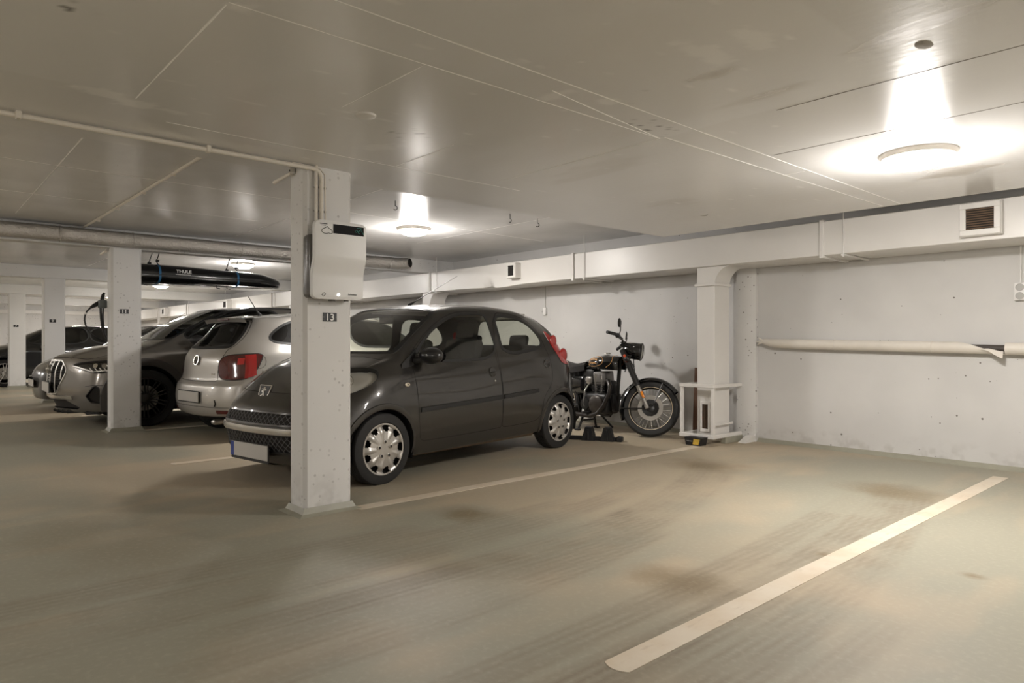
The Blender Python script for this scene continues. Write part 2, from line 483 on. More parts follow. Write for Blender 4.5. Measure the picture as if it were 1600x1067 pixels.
def build_slab():
    m = bpy.data.materials.new('slab_paint'); t = NT(m); b = t.b
    at = t.new('ShaderNodeAttribute', attribute_name='wear'); sp = t.new('ShaderNodeSeparateColor'); t.link(at.outputs['Color'], sp.inputs[0])
    c = t.mix(sp.outputs[0], CEIL_C, (0.40, 0.355, 0.29)); c = t.mix(sp.outputs[1], c, (0.93, 0.92, 0.90)); c = t.mix(sp.outputs[2], c, (0.06, 0.05, 0.04))
    t.link(c, b.inputs['Base Color']); b.inputs['Specular IOR Level'].default_value = 0.55
    t.link(t.math('MULTIPLY_ADD', sp.outputs[0], 0.25, 0.20), b.inputs['Roughness'])
    t.bump(t.noise(9, 1, vec=t.scaled(t.pos(), (1, 3, 1))), 0.05, 0.01)
    xs = np.concatenate([np.arange(X_SLAB, 1.0, 0.02), np.linspace(1.0, X_NEAR, 10)]); ys = np.concatenate([np.linspace(Y_BACK, -0.2, 10), np.arange(-0.18, Y_SLAB, 0.02), [Y_SLAB]])
    GX, GY = np.meshgrid(xs, ys, indexing='ij'); nx, ny = GX.shape
    co = np.stack([GX, GY, np.full_like(GX, Z_SLAB)], -1).reshape(-1, 3); n = len(co)
    I = np.arange(n).reshape(nx, ny)
    q = np.stack([I[:-1, :-1], I[:-1, 1:], I[1:, 1:], I[1:, :-1]], -1).reshape(-1, 4)
    top = np.array([(x, y, Z_CEIL) for x in (X_SLAB, X_NEAR) for y in (Y_BACK, Y_SLAB)])
    c00, c01, c10, c11 = I[0, 0], I[0, -1], I[-1, 0], I[-1, -1]
    q = np.concatenate([q, [(c00, n, n + 1, c01), (c01, n + 1, n + 3, c11), (c11, n + 3, n + 2, c10), (c10, n + 2, n, c00)]])
    co = np.concatenate([co, top])
    me = bpy.data.meshes.new('ceiling_slab'); me.vertices.add(len(co)); me.vertices.foreach_set('co', co.ravel())
    me.loops.add(q.size); me.loops.foreach_set('vertex_index', q.ravel().astype(np.int32))
    me.polygons.add(len(q)); me.polygons.foreach_set('loop_start', np.arange(0, q.size, 4, dtype=np.int32)); me.polygons.foreach_set('loop_total', np.full(len(q), 4, dtype=np.int32))
    me.update(); me.validate()
    d, k, o = slab_wear(co[:, 0], co[:, 1])
    at = me.attributes.new('wear', 'FLOAT_COLOR', 'POINT')
    at.data.foreach_set('color', np.stack([d, k, o, np.ones_like(d)], -1).ravel().astype(np.float32))
    me.materials.append(m)
    f = obj('ceiling_slab', me); f['kind'] = 'structure'; f['label'] = 'lower glossy painted ceiling slab over the nearest bays'
    return f
slab = build_slab()
for i, x in enumerate(COLS_X[1:] + [-25.24]):
    struct('ceiling_beam', MB().box((x - COL_W, Y_BACK, Z_BEAM), (x, Y_WALL, Z_CEIL), 0.008), M_COLUMN,
           ['white concrete ceiling beam above column 11', 'white concrete ceiling beam above column 9', 'white concrete ceiling beam above column 7', 'farthest white concrete ceiling beam'][i])
struct('trim_1', MB().box((X_END, 0, 2.12), (X_END + 0.1, Y_WALL, Z_BEAM + 0.02), 0.005), M_TRIM, 'white band along the top of the far end wall')
# painted-over formwork joints of the slab
M_RIDGE = mat('joint_filler', (0.95, 0.94, 0.92), 0.5)
M_CRACK = mat('joint_dark', (0.17, 0.15, 0.125), 0.6)  # dark joint lines across the slab
def ridge(a, b, w, parent, z, m=M_RIDGE, name='formwork_joint'):
    a = Vector((*a, z)); b = Vector((*b, z)); d = (b - a).normalized(); s = Vector((-d.y, d.x, 0)) * w / 2
    mb = MB(); h = Vector((0, 0, -0.0015)); n = max(2, int((b - a).length / 0.12)); vs = []; fs = []
    rr = random.Random(int(abs(a.x * 1000 + a.y * 77)))
    for i in range(n + 1):
        p = a.lerp(b, i / n); k = rr.uniform(0.5, 1.5)
        vs += [p - s * k, p + h, p + s * k]
    for i in range(n):
        fs += [(3 * i, 3 * i + 3, 3 * i + 4, 3 * i + 1), (3 * i + 1, 3 * i + 4, 3 * i + 5, 3 * i + 2)]
    return mb.add(vs, fs).build(name, m, parent)
for a, b, w in (((-2.05, -0.5), (-2.02, 6.0), 0.009), ((-2.22, 3.1), (-2.15, 6.0), 0.009), ((-2.29, 0.8), (-2.25, 3.1), 0.006),
                ((-2.31, 0.8), (-3.48, 0.8), 0.006), ((-3.75, 1.0), (-3.72, 3.4), 0.006), ((-2.14, 2.15), (-2.25, 3.1), 0.005),
                ((-2.3, 1.57), (-2.95, 1.56), 0.004), ((-2.25, 3.1), (-3.6, 3.1), 0.005), ((-3.1, 2.33), (-3.72, 2.34), 0.005), ((-2.05, 4.4), (-2.2, 4.4), 0.005)):
    ridge(a, b, w, slab, Z_SLAB)
for a, b, w in (((-1.6, 3.14), (1.5, 3.14), 0.010), ((-2.0, 3.885), (1.5, 3.885), 0.008)):
    ridge(a, b, w, slab, Z_SLAB, M_CRACK)
ceil_ob = bpy.data.objects['ceiling']
for a, b, w in (((-6.5, 3.3), (-6.62, 6.5), 0.010), ((-6.25, 0.0), (-6.3, 2.9), 0.010), ((-5.2, 0.9), (-8.9, 0.9), 0.008), ((-7.6, 0.4), (-7.65, 3.0), 0.008),
                ((-5.3, 3.2), (-8.9, 3.2), 0.008), ((-5.1, 5.3), (-7.9, 5.3), 0.009), ((-12.0, 2.5), (-14.3, 2.5), 0.010)):
    ridge(a, b, w, ceil_ob, Z_CEIL)
struct('baseboard_back', MB().prism([(0, 0), (-0.045, 0), (-0.012, 0.022), (0, 0.04)], (X_END, Y_WALL, 0), (0, 1, 0), (0, 0, 1), X_NEAR - X_END), M_COVE)

# ------------------------------------------------------------------ columns
COLNUM = ['13', '11', '9', '7']
M_NUM = mat('number_plate_black', (0.008, 0.008, 0.008), 0.35)
for i, x in enumerate(COLS_X):
    top = Z_SLAB if i == 0 else Z_BEAM
    c = thing('column', ['nearest white concrete column carrying the wall charger', 'second white concrete column, with a charging cable behind it', 'third white concrete column, left of the grey SUV nose', 'farthest white concrete column at the left edge'][i], 'column', (x - COL_W / 2, (COL_Y0 + COL_Y1) / 2, 0))
    hw, hl = COL_W / 2, (COL_Y1 - COL_Y0) / 2; ch = 0.022
    poly = [(-hw + ch, -hl), (hw - ch, -hl), (hw, -hl + ch), (hw, hl - ch), (hw - ch, hl), (-hw + ch, hl), (-hw, hl - ch), (-hw, -hl + ch)]
    MB().prism(poly, (0, 0, 0), (1, 0, 0), (0, 1, 0), top).build('shaft', M_COLUMN, c)
    k = MB(); a = 0.055
    vs = [(sx * (hw + e), sy * (hl + e), z) for e, z in ((a, 0.0), (a * 0.35, 0.014), (0.002, 0.05)) for sx, sy in ((-1, -1), (1, -1), (1, 1), (-1, 1))]
    fs = [(4 * r + q, 4 * r + (q + 1) % 4, 4 * r + 4 + (q + 1) % 4, 4 * r + 4 + q) for r in range(2) for q in range(4)]
    k.add(vs, fs).build('painted_skirt', M_COVE, c, smooth=20)
    # number plate on the face that looks along the bays
    zc = 1.257 if i == 0 else 1.467 if i == 1 else 1.47
    yc = 2.06 if i == 0 else 2.026
    p = thing('number_sign', ['black sign with white thirteen on the nearest column', 'black sign with white eleven on the second column', 'tiny black sign with white nine on the third column', 'tiny black sign with white seven on the farthest column'][i], 'sign', (x, yc, zc))
    MB().cbox((0.002, 0, 0), (0.004, 0.098, 0.056), 0.0015).build('plate', M_NUM, p)
    for j, ch_ in enumerate(COLNUM[i]):
        text_on('digit', ch_, 0.062, (0.0042, (j - (len(COLNUM[i]) - 1) / 2) * 0.033, -0.002), (0, 1, 0), (0, 0, 1), M_BRIGHT, p, bold=0.0007, squeeze=1.05)
    MB().cyl((0.004, -0.043, 0), (0.0055, -0.043, 0), 0.0018).build('screw', M_STEEL, p)
    MB().cyl((0.004, 0.043, 0), (0.0055, 0.043, 0), 0.0018).build('screw', M_STEEL, p)

# ------------------------------------------------------------------ bay lines
for k, (x, y0, y1, lab) in enumerate(((-1.483, 1.78, 6.64, 'long pale painted bay line in the foreground, right of the empty bay'),
                                 (-4.037, 2.225, 6.21, 'pale painted bay line starting behind the nearest column'),
                                 (-6.60, 1.80, 6.3, 'pale painted bay line under the nose of the dark grey hatchback'),
                                 (-9.36, 2.24, 6.3, 'pale painted bay line between the silver hatchback and grey SUV'),
                                 (-11.75, 1.98, 6.3, 'pale bay line end showing under the grey SUV nose'),
                                 (-14.55, 2.24, 6.3, 'pale painted bay line hidden behind the third column'),
                                 (-16.95, 1.80, 6.3, 'farthest pale bay line, between third and farthest column'))):
    w = 0.053; mb = MB()
    n = 12
    e0 = [(x - w + 2 * w * i / n, y0 + 0.02 * (2 * i / n - 1) ** 2) for i in range(n + 1)]
    mb.prism(e0 + [(x + w, y1), (x - w, y1)], (0, 0, 0.0), (1, 0, 0), (0, 1, 0), 0.0022)
    tag(mb.build('parking_line', M_LINE), lab, 'floor marking', 'bay lines')

# ------------------------------------------------------------------ ceiling lamps
M_DOME = mat('lamp_dome', (0.9, 0.88, 0.84), 0.3, emit=LAMP_COLOR, estr=DOME_EMIT)
M_RING = mat('lamp_ring', (0.72, 0.68, 0.62), 0.3)
def make_lamp():
    t = thing('ceiling_lamp', '', 'lamp')
    MB().lathe([(0.0, 0), (0.205, 0), (0.205, -0.008), (0.195, -0.03), (0.178, -0.036), (0.17, -0.02)], seg=40).build('base_ring', M_RING, t)
    prof = [(0.174 * math.cos(a), -0.026 - 0.068 * math.sin(a)) for a in [i * PI / 2 / 6 for i in range(7)]]
    MB().lathe(prof, seg=28, caps=False).build('dome', M_DOME, t)
    li = bpy.data.lights.new('unseen_fill', 'POINT'); li.energy = FILL_WATTS; li.color = LAMP_COLOR; li.shadow_soft_size = 0.10
    lo = bpy.data.objects.new('unseen_fill', li); COL.objects.link(lo); lo.parent = t; lo.location = (0, 0, -0.30)  # added fill light, unseen, hanging in mid-air below the fixture
    return t
lamp0 = make_lamp()
lamps = [((-1.41, 4.48, Z_SLAB), 'bright dome ceiling lamp nearest the camera, above the empty bay'),
         ((-6.89, 4.58, Z_CEIL), 'dome ceiling lamp above the dark grey hatchback'),
         ((-11.98, 4.43, Z_CEIL), 'dome ceiling lamp beyond the black roof box'),
         ((-17.6, 4.58, Z_CEIL), 'small dome ceiling lamp just below the black roof box'),
         ((-22.6, 4.5, Z_CEIL), 'dome ceiling lamp hidden behind column 11'),
         ((-27.6, 4.5, Z_CEIL), 'farthest tiny dome ceiling lamp between columns 9 and 11'),
         ((3.3, 4.48, Z_SLAB), 'dome ceiling lamp over the bay to the right'),
         ((-0.6, -3.0, Z_SLAB), 'dome ceiling lamp over the aisle behind the camera'),
         ((-6.6, -3.0, Z_CEIL), 'dome ceiling lamp over the aisle, next one along'),
         ((-12.0, -3.0, Z_CEIL), 'dome ceiling lamp over the aisle opposite the second column'),
         ((-17.4, -3.0, Z_CEIL), 'dome ceiling lamp over the aisle opposite the third column'),
         ((-23.0, -3.0, Z_CEIL), 'dome ceiling lamp over the far end of the aisle')]
for i, (p, lab) in enumerate(lamps):
    o = lamp0 if i == 0 else copy_tree(lamp0)
    o.location = p; o['label'] = lab; o['group'] = 'dome ceiling lamps'

# ------------------------------------------------------------------ ventilation duct along the wall
DY0, DY1, DZ0, DZ1 = 6.471, 7.03, 1.907, 2.233
duct = thing('ventilation_duct', 'long white rectangular ventilation duct under the ceiling along the wall', 'duct', (0, 0, 0))
def duct_body():
    mb = MB(); xs = [-30.4, -20, -12, -9]
    x = -8.6
    while x < -6.9: xs.append(round(x, 3)); x += 0.03
    xs += [-6, -3, 0, 5.1]
    vs = []; n = 10
    for x in xs:
        g = math.exp(-((x + 7.74) / 0.10) ** 2); g2 = math.exp(-((x + 7.55) / 0.45) ** 2); g3 = math.exp(-((x + 7.74) / 0.03) ** 2)
        lift = 0.030 * g - 0.028 * g2; push = 0.035 * g + 0.02 * g3
        vs += [(x, DY0 + 0.01, DZ1), (x, DY0, DZ1 - 0.006), (x, DY0 - 0.008 * g, DZ0 + 0.17), (x, DY0 + push * 0.3, DZ0 + 0.07 + lift * 0.5), (x, DY0 + push, DZ0 + 0.006 + lift),
               (x, DY0 + 0.01 + push, DZ0 + lift), (x, DY0 + 0.2, DZ0 + lift * 0.4), (x, DY1, DZ0), (x, DY1, DZ1), (x, DY0 + 0.2, DZ1)]
    fs = []
    for i in range(len(xs) - 1):
        for k in range(n):
            fs.append((i * n + k, (i + 1) * n + k, (i + 1) * n + (k + 1) % n, i * n + (k + 1) % n))
    fs += [tuple(range(n)), tuple((len(xs) - 1) * n + k for k in range(n - 1, -1, -1))]
    mb.add(vs, fs).build('duct_body', M_DUCT, duct, smooth=50)
duct_body()
def flange_mesh():
    mb = MB(); t, w = 0.022, 0.038
    mb.box((-w / 2, DY0 - t, DZ0 - t), (w / 2, DY0 + 0.004, DZ1 + t * 0.5), 0.003)
    mb.box((-w / 2, DY0, DZ0 - t), (w / 2, DY1, DZ0 + 0.004), 0.003)
    mb.box((-w / 2, DY0, DZ1 - 0.004), (w / 2, DY1, DZ1 + t * 0.5), 0.003)
    return mb.mesh('flange', M_TRIM)
def hanger_mesh():
    mb = MB()
    mb.cyl((0, DY0 - 0.012, DZ0 - 0.03), (0, DY0 - 0.012, Z_CEIL), 0.005, seg=8)
    mb.cbox((0, DY0 - 0.012, DZ0 - 0.022), (0.018, 0.018, 0.012))
    mb.box((-0.016, DY0 - 0.03, DZ0 - 0.018), (0.016, DY1, DZ0 - 0.002), 0.002)
    return mb.mesh('hanger_rod', M_TRIM)
fm, hm = flange_mesh(), hanger_mesh()
for x in (0.4, -2.85, -6.05, -9.26, -12.45, -15.69, -18.94, -22.1, -25.2):
    o = obj('flange', fm, duct); o.location.x = x
    o = obj('hanger_rod', hm, duct); o.location.x = x + 0.2
def vent(x0, x1, z0, z1, depth, slat_m, nsl, deep=0.05):
    cx, cz = (x0 + x1) / 2, (z0 + z1) / 2; w, h = x1 - x0, z1 - z0; y = DY0 - depth
    v = MB().box((x0, y + 0.006, z0), (x1, DY0 + 0.002, z1), 0.006).build('air_vent', M_TRIM, duct)
    b = deep; fr = MB()
    for lo, hi in (((x0 + 0.006, y - 0.004, z0 + 0.006), (x1 - 0.006, y + 0.008, z0 + b)), ((x0 + 0.006, y - 0.004, z1 - b), (x1 - 0.006, y + 0.008, z1 - 0.006)),
                   ((x0 + 0.006, y - 0.004, z0 + b), (x0 + b, y + 0.008, z1 - b)), ((x1 - b, y - 0.004, z0 + b), (x1 - 0.006, y + 0.008, z1 - b))):
        fr.box(lo, hi, 0.003)
    fr.build('vent_frame', M_TRIM, v)
    MB().box((x0 + b, y + 0.002, z0 + b), (x1 - b, y + 0.0065, z1 - b)).build('vent_throat', M_VOID, v)
    sm = MB().cbox((0, 0, 0), (w - 2 * b, 0.004, (h - 2 * b) / nsl * 0.5), 0, Matrix.Rotation(0.5, 3, 'X')).mesh('slat', slat_m)
    for i in range(nsl):
        o = obj('slat', sm, v); o.location = (cx, y, z0 + b + (h - 2 * b) * (i + 0.5) / nsl)
    if nsl > 8:
        bm = MB().cbox((0, 0, 0), (0.004, 0.003, h - 2 * b)).mesh('vent_bar', slat_m)
        for i in range(5):
            o = obj('vent_bar', bm, v); o.location = (x0 + b + (w - 2 * b) * (i + 0.5) / 5, y + 0.004, cz)
    return v
vent(-1.715, -1.425, 1.945, 2.215, 0.075, M_RUST, 9)
vent(-7.235, -7.05, 1.985, 2.20, 0.11, M_VOID, 7, 0.035)
vent(-18.6, -18.3, 1.95, 2.2, 0.13, M_VOID, 5, 0.05)
vent(-24.3, -24.0, 1.95, 2.2, 0.13, M_VOID, 5, 0.05)

# riser ducts from the floor grille up to the duct
def make_riser():
    r = thing('duct_riser', '', 'duct')
    x0, x1, y0, y1 = -0.107, 0.107, 6.50, 6.80
    MB().box((x0, y0, 0.085), (x1, y1, 1.71), 0.004).build('shaft', M_DUCT, r)
    pr = [(x0, 1.70), (x1, 1.70)] + [(x1 + 0.2 - 0.2 * math.cos(a), 1.705 + 0.2 * math.sin(a)) for a in [i * PI / 2 / 8 for i in range(9)]] + [(x0, 1.905)]
    MB().prism([(p, q) for p, q in pr], (0, y1, 0), (1, 0, 0), (0, 0, 1), y1 - y0).build('curved_head', M_DUCT, r, smooth=30)
    MB().box((x0 - 0.022, y0 - 0.022, 1.70), (x1 + 0.022, y1 + 0.01, 1.728), 0.003).build('collar', M_TRIM, r)
    g = MB()
    for lo, hi in (((-0.065, y0 - 0.012, 0.12), (0.055, y0 + 0.001, 0.155)), ((-0.065, y0 - 0.012, 0.42), (0.055, y0 + 0.001, 0.45)),
                   ((-0.065, y0 - 0.012, 0.155), (-0.04, y0 + 0.001, 0.42)), ((0.03, y0 - 0.012, 0.155), (0.055, y0 + 0.001, 0.42))):
        g.box(lo, hi, 0.003)
    gr = g.build('grille_frame', M_TRIM, r)
    MB().box((-0.04, y0 - 0.003, 0.155), (0.03, y0 + 0.001, 0.42)).build('grille_opening', M_VOID, gr)
    sm = MB().cbox((0, 0, 0), (0.004, 0.006, 0.265), 0, Matrix.Rotation(0.5, 3, 'Z')).mesh('slat', M_RUST)
    for i in range(7):
        o = obj('slat', sm, gr); o.location = (-0.036 + 0.01 * i + 0.001, y0 - 0.006, 0.2875)
    return r
riser0 = make_riser()
for i in range(5):
    o = riser0 if i == 0 else copy_tree(riser0)
    o.location.x = -4.118 - 5.29 * i
    o['label'] = ['white vertical riser duct with floor grille beside the motorcycle', 'white riser duct rising behind the roof of the dark grey hatchback',
                  'white riser duct behind the black roof box and parked cars', 'white riser duct far along the wall, fourth from the motorcycle', 'farthest white riser duct along the wall'][i]
    o['group'] = 'riser ducts along the wall'

# guard frame of white angle iron round the nearest riser
g = thing('guard_frame', 'white welded angle-iron guard frame around the riser duct', 'guard frame', (0, 0, 0))
gx0, gx1, gy0, gz0, gz1, gw = -4.37, -3.95, 6.385, 0.075, 0.635, 0.034
for nm, lo, hi in (('post', (gx0, gy0, gz0), (gx0 + gw, gy0 + gw, gz1)), ('post', (gx1 - gw, gy0, gz0), (gx1, gy0 + gw, gz1)),
                   ('rail', (gx0 - 0.006, gy0 - 0.006, gz1 - 0.03), (gx1 + 0.006, gy0 + gw + 0.002, gz1 + 0.008)), ('rail', (gx0 - 0.006, gy0 - 0.006, gz0 - 0.012), (gx1 + 0.006, gy0 + gw + 0.002, gz0 + 0.03)),
                   ('side_rail', (gx1 - gw, gy0 + gw, gz1 - 0.03), (gx1 + 0.004, Y_WALL, gz1 + 0.006)), ('side_rail', (gx1 - gw, gy0 + gw, gz0 - 0.01), (gx1 + 0.004, Y_WALL, gz0 + 0.03)),
                   ('side_rail', (gx0, gy0 + gw, gz1 - 0.03), (gx0 + gw, Y_WALL, gz1 + 0.006)), ('side_rail', (gx0, gy0 + gw, gz0 - 0.01), (gx0 + gw, Y_WALL, gz0 + 0.03)),
                   ('brace', (gx1 - 0.03, gy0 + gw, 0.20), (gx1 - 0.012, 6.80, 0.222))):
    MB().box(lo, hi, 0.003).build(nm, M_TRIM, g)
for sx in (gx0 + 0.017, gx1 - 0.017):
    MB().box((sx - 0.03, 6.60, 0.0), (sx + 0.03, Y_WALL - 0.04, gz0 - 0.005), 0.004).build('foot', M_COVE, g)
MB().prism([(0, 0), (0.26, 0), (0, 0.10)], (-3.90, Y_WALL, 0.0), (0, -1, 0), (0, 0, 1), -0.09).build('concrete_wedge', M_TRIM, g)
b = thing('wooden_board', 'brown wooden board leaning upright between the guard frame and motorcycle', 'board', (-4.425, 6.78, 0))
MB().cbox((0, 0, 0.40), (0.055, 0.022, 0.80), 0.006, Matrix.Rotation(-0.06, 3, 'X')).build('plank', mat('brown_wood', (0.13, 0.062, 0.035), 0.6, noise=0.35, nscale=18), b)
b = thing('product_box', 'small black carton with yellow print on the floor under the guard frame', 'box', (-4.11, 6.30, 0))
MB().prism([(-0.085, 0), (0.085, 0), (0.105, 0.085), (-0.105, 0.085)], (0, 0.06, 0), (1, 0, 0), (0, 0, 1), 0.12).build('carton', mat('black_carton', (0.012, 0.012, 0.013), 0.4), b)
MB().prism([(0.0, 0.012), (0.07, 0.012), (0.086, 0.07), (0.012, 0.07)], (0, -0.0615, 0), (1, 0, 0), (0, 0, 1), 0.001).build('yellow_print', mat('yellow_print', (0.55, 0.36, 0.05), 0.5, noise=0.5, nscale=45), b)
MB().tube([(-0.075 + 0.011 * k, -0.0612, 0.045 + 0.003 * (-1) ** k) for k in range(7)], 0.003, 5, flat=0.3).build('white_print', M_BRIGHT, b)
# rounded pilaster beside the riser
struct('wall_pilaster', MB().prism([(-0.11, 0), (0.10, 0), (0.10, -0.05), (0.02, -0.09), (-0.11, -0.09)], (-3.90, Y_WALL, 0), (1, 0, 0), (0, 1, 0), 1.907), M_WALL, 'shallow white pilaster on the wall beside the riser duct')

# ------------------------------------------------------------------ wall pipe with torn jacket
M_JACKET = mat('pipe_jacket', (0.70, 0.655, 0.59), 0.42, noise=0.12, nscale=5)
p = thing('wall_pipe', 'horizontal pipe on the right wall in a torn white insulation jacket', 'pipe')
def pz(x): return 1.078 - 0.018 * (x + 3.65)
PY, PR = 6.985, 0.052
pts = [(-3.74, PY + 0.01, pz(-3.7) + 0.03), (-3.69, PY + 0.004, pz(-3.7) + 0.018), (-3.60, PY, pz(-3.6) + 0.004), (-3.3, PY, pz(-3.3)), (-1.88, PY, pz(-1.88))]
MB().tube(pts, [0.018, 0.034, 0.047, PR, PR], 18).build('jacket', M_JACKET, p)
def half_jacket(x0, x1, f0, f1, n=10):
    def fn(u, v):
        x = x0 + (x1 - x0) * u
        a0 = -PI * 0.5 - PI * f0(u); a1 = PI * 0.5 * f1(u) - 0.2
        a = a0 + (a1 - a0) * v
        return (x, PY - PR * math.cos(a + PI / 2 + 0.0) * 1.0 if False else PY - PR * math.cos(a), pz(x) + PR * math.sin(a))
    return MB().grid(fn, n, 12)
half_jacket(-1.88, -1.53, lambda u: 0.4, lambda u: 1.0 - 1.55 * u).build('torn_jacket', M_JACKET, p)
MB().tube([(-1.525, PY, pz(-1.52)), (1.0, PY, pz(1.0)), (X_NEAR, PY, pz(X_NEAR))], PR, 18).build('jacket', M_JACKET, p)
MB().tube([(-1.9, PY + 0.006, pz(-1.9)), (-1.5, PY + 0.006, pz(-1.5))], 0.03, 12).build('inner_pipe', mat('dark_pipe', (0.06, 0.05, 0.042), 0.6), p)
def flap(u, v):
    x = -1.70 + 0.17 * u; w = 0.062 * u * v
    return (x, PY - PR - 0.004 - 0.03 * v * u, pz(x) - 0.012 - w * 1.0 + 0.01 * math.sin(5 * u))
MB().grid(flap, 8, 4).build('loose_flap', M_JACKET, p)
for x in (-2.95, -2.08, -0.6):
    MB().tube([(x, PY + PR * 1.03 * math.sin(a), pz(x) + PR * 1.03 * math.cos(a)) for a in [k * 2 * PI / 20 for k in range(20)]], 0.003, 6, closed=True).build('jacket_band', M_JACKET, p)
for k, (dx, dz) in enumerate(((-0.05, 0.045), (-0.075, 0.0), (-0.06, -0.03))):
    MB().tube([(-3.70, PY - 0.01, pz(-3.7) + 0.02), (-3.72 + dx * 0.5, PY - 0.02, pz(-3.7) + 0.02 + dz * 0.7), (-3.71 + dx, PY - 0.012, pz(-3.7) + 0.015 + dz)], [0.012, 0.010, 0.004], 7).build('torn_end', M_JACKET, p)
# sockets and cables on the wall
s = thing('wall_socket', 'white double power socket at the right edge of the wall', 'socket', (-1.43, Y_WALL, 1.52))
MB().cbox((0, -0.022, 0), (0.085, 0.044, 0.15), 0.01, seg=2).build('housing', M_WHITE, s)
for dz in (-0.036, 0.036):
    q = MB().lathe([(0.031, 0), (0.031, 0.004), (0.026, 0.004), (0.024, -0.004), (0.0, -0.004)], (0, -0.046, dz), (0, -1, 0), 20).build('socket_ring', mat('socket_grey', (0.42, 0.41, 0.39), 0.4), s)
    for dx in (-0.009, 0.009): MB().cyl((dx, -0.0415, dz), (dx, -0.0425, dz), 0.004, seg=8).build('pin_hole', M_DARK, q)
MB().tube([(0, -0.012, 0.07), (0, -0.012, 0.40)], 0.007, 8).build('cable', M_WHITE, s)
s = thing('junction_box', 'small white switch box on the wall above the hatchback', 'switch box', (-7.13, Y_WALL, 1.54))
MB().cbox((0, -0.02, 0), (0.06, 0.04, 0.105), 0.008, seg=2).build('housing', M_WHITE, s)
MB().cbox((-0.034, -0.022, 0.0), (0.012, 0.03, 0.07), 0.004).build('rocker', mat('socket_grey'), s)
MB().tube([(0, -0.01, 0.05), (0.002, -0.01, 0.37)], 0.004, 6).build('cable', mat('socket_grey'), s)

# ------------------------------------------------------------------ pipes at the ceiling
c = thing('ceiling_conduit', 'ivory conduit pipe running along the slab edge and down column 13', 'pipe')
cz = Z_SLAB - 0.022; cx = -4.045
bend = [(cx, 1.93 + 0.06 * math.sin(a), cz - 0.06 + 0.06 * math.cos(a)) for a in [i * PI / 2 / 6 for i in range(7)]]
MB().tube([(cx, Y_BACK, cz), (cx, 0.0, cz)] + bend + [(cx, 1.99, 1.83)], 0.0135, 12).build('pipe', M_PIPE, c)
MB().tube([(cx, 1.955, Z_SLAB), (cx, 1.955, 1.83)], 0.010, 10).build('pipe', M_PIPE, c)
MB().tube([(cx - 0.005, 1.80, Z_SLAB - 0.006), (cx - 0.004, 1.98, Z_SLAB - 0.012), (cx - 0.004, 2.015, Z_SLAB - 0.05), (cx - 0.004, 2.02, 1.9), (cx - 0.004, 2.02, 1.83)], 0.005, 8).build('cable', M_PIPE, c)
for y in (-0.4, 0.42, 1.30): MB().box((cx - 0.02, y - 0.012, cz - 0.017), (cx + 0.02, y + 0.012, Z_SLAB), 0.004).build('clip', M_PIPE, c)
for z in (1.93, 2.08):
    for y in (1.955, 1.99, 2.02): MB().cbox((-4.06, y, z), (0.014, 0.022, 0.012), 0.003).build('clip', M_STEEL, c)
c = thing('conduit_stub', 'short conduit stub atop the nearest column', 'pipe')
MB().tube([(-4.20, 1.86, Z_SLAB - 0.035), (-4.47, 1.86, Z_SLAB - 0.05)], 0.012, 10).build('pipe', M_PIPE, c)
MB().cbox((-4.21, 1.868, Z_SLAB - 0.018), (0.03, 0.035, 0.036), 0.004).build('bracket', M_TRIM, c)
MB().cyl((-4.2, 1.848, Z_SLAB - 0.02), (-4.2, 1.846, Z_SLAB - 0.02), 0.007).build('bolt', M_DARK, c)
c = thing('conduit_stub', 'short conduit stub atop the second column', 'pipe')
MB().tube([(-9.50, 1.86, Z_BEAM - 0.03), (-9.80, 1.86, Z_BEAM - 0.045)], 0.014, 10).build('pipe', M_PIPE, c)
MB().cbox((-9.52, 1.868, Z_BEAM - 0.015), (0.04, 0.035, 0.034), 0.004).build('bracket', M_TRIM, c)
c = thing('ceiling_conduit', 'thin white conduit crossing the ceiling from slab edge to beam', 'pipe')
MB().tube([(-4.36, 1.63, Z_CEIL - 0.014), (-9.36, 1.60, Z_CEIL - 0.014)], 0.013, 10).build('pipe', M_PIPE, c)
for x in (-5.1, -5.9, -6.8, -7.8, -8.7): MB().box((x - 0.01, 1.605, Z_CEIL - 0.03), (x + 0.01, 1.645, Z_CEIL), 0.004).build('clip', M_PIPE, c)

def foil_mat():
    m = bpy.data.materials.new('insulation_foil'); t = NT(m); b = t.b
    b.inputs['Base Color'].default_value = (0.62, 0.59, 0.55, 1); b.inputs['Metallic'].default_value = 0.85; b.inputs['Roughness'].default_value = 0.34
    t.bump(t.noise(45, 4, 0.7), 0.9, 0.02)
    return m
M_FOIL = foil_mat()
c = thing('insulated_pipe', 'silver foil-wrapped pipe along the beam above column 11', 'pipe')
fx, fz, fr = -9.275, 2.335, 0.085
ys = [Y_BACK, -2, 0, 1.2, 2.0, 2.8, 4.0, 5.2, 5.75]
rr = random.Random(3)
MB().tube([(fx + rr.uniform(-0.004, 0.004), y, fz + rr.uniform(-0.006, 0.006)) for y in ys], [fr * rr.uniform(0.97, 1.03) for _ in ys], 22).build('foil_jacket', M_FOIL, c)
MB().tube([(fx, 5.74, fz), (fx + 0.01, 5.86, fz), (fx + 0.05, 5.95, fz + 0.005), (fx + 0.13, 6.0, fz + 0.01)], [fr, fr * 1.05, fr * 1.05, fr], 18).build('elbow', M_FOIL, c)
MB().lathe([(0.0, 0), (0.07, 0)], (fx + 0.137, 6.004, fz + 0.01), (1, 0.5, 0.05), 18).build('open_end', M_VOID, c)
for y in (1.35, 2.1, 2.62, 3.4, 4.3, 5.1, 5.7):
    MB().tube([(fx + (fr + 0.003) * math.cos(a), y, fz + (fr + 0.003) * math.sin(a)) for a in [k * 2 * PI / 24 for k in range(24)]], 0.006, 6, closed=True).build('tape_band', M_FOIL, c)
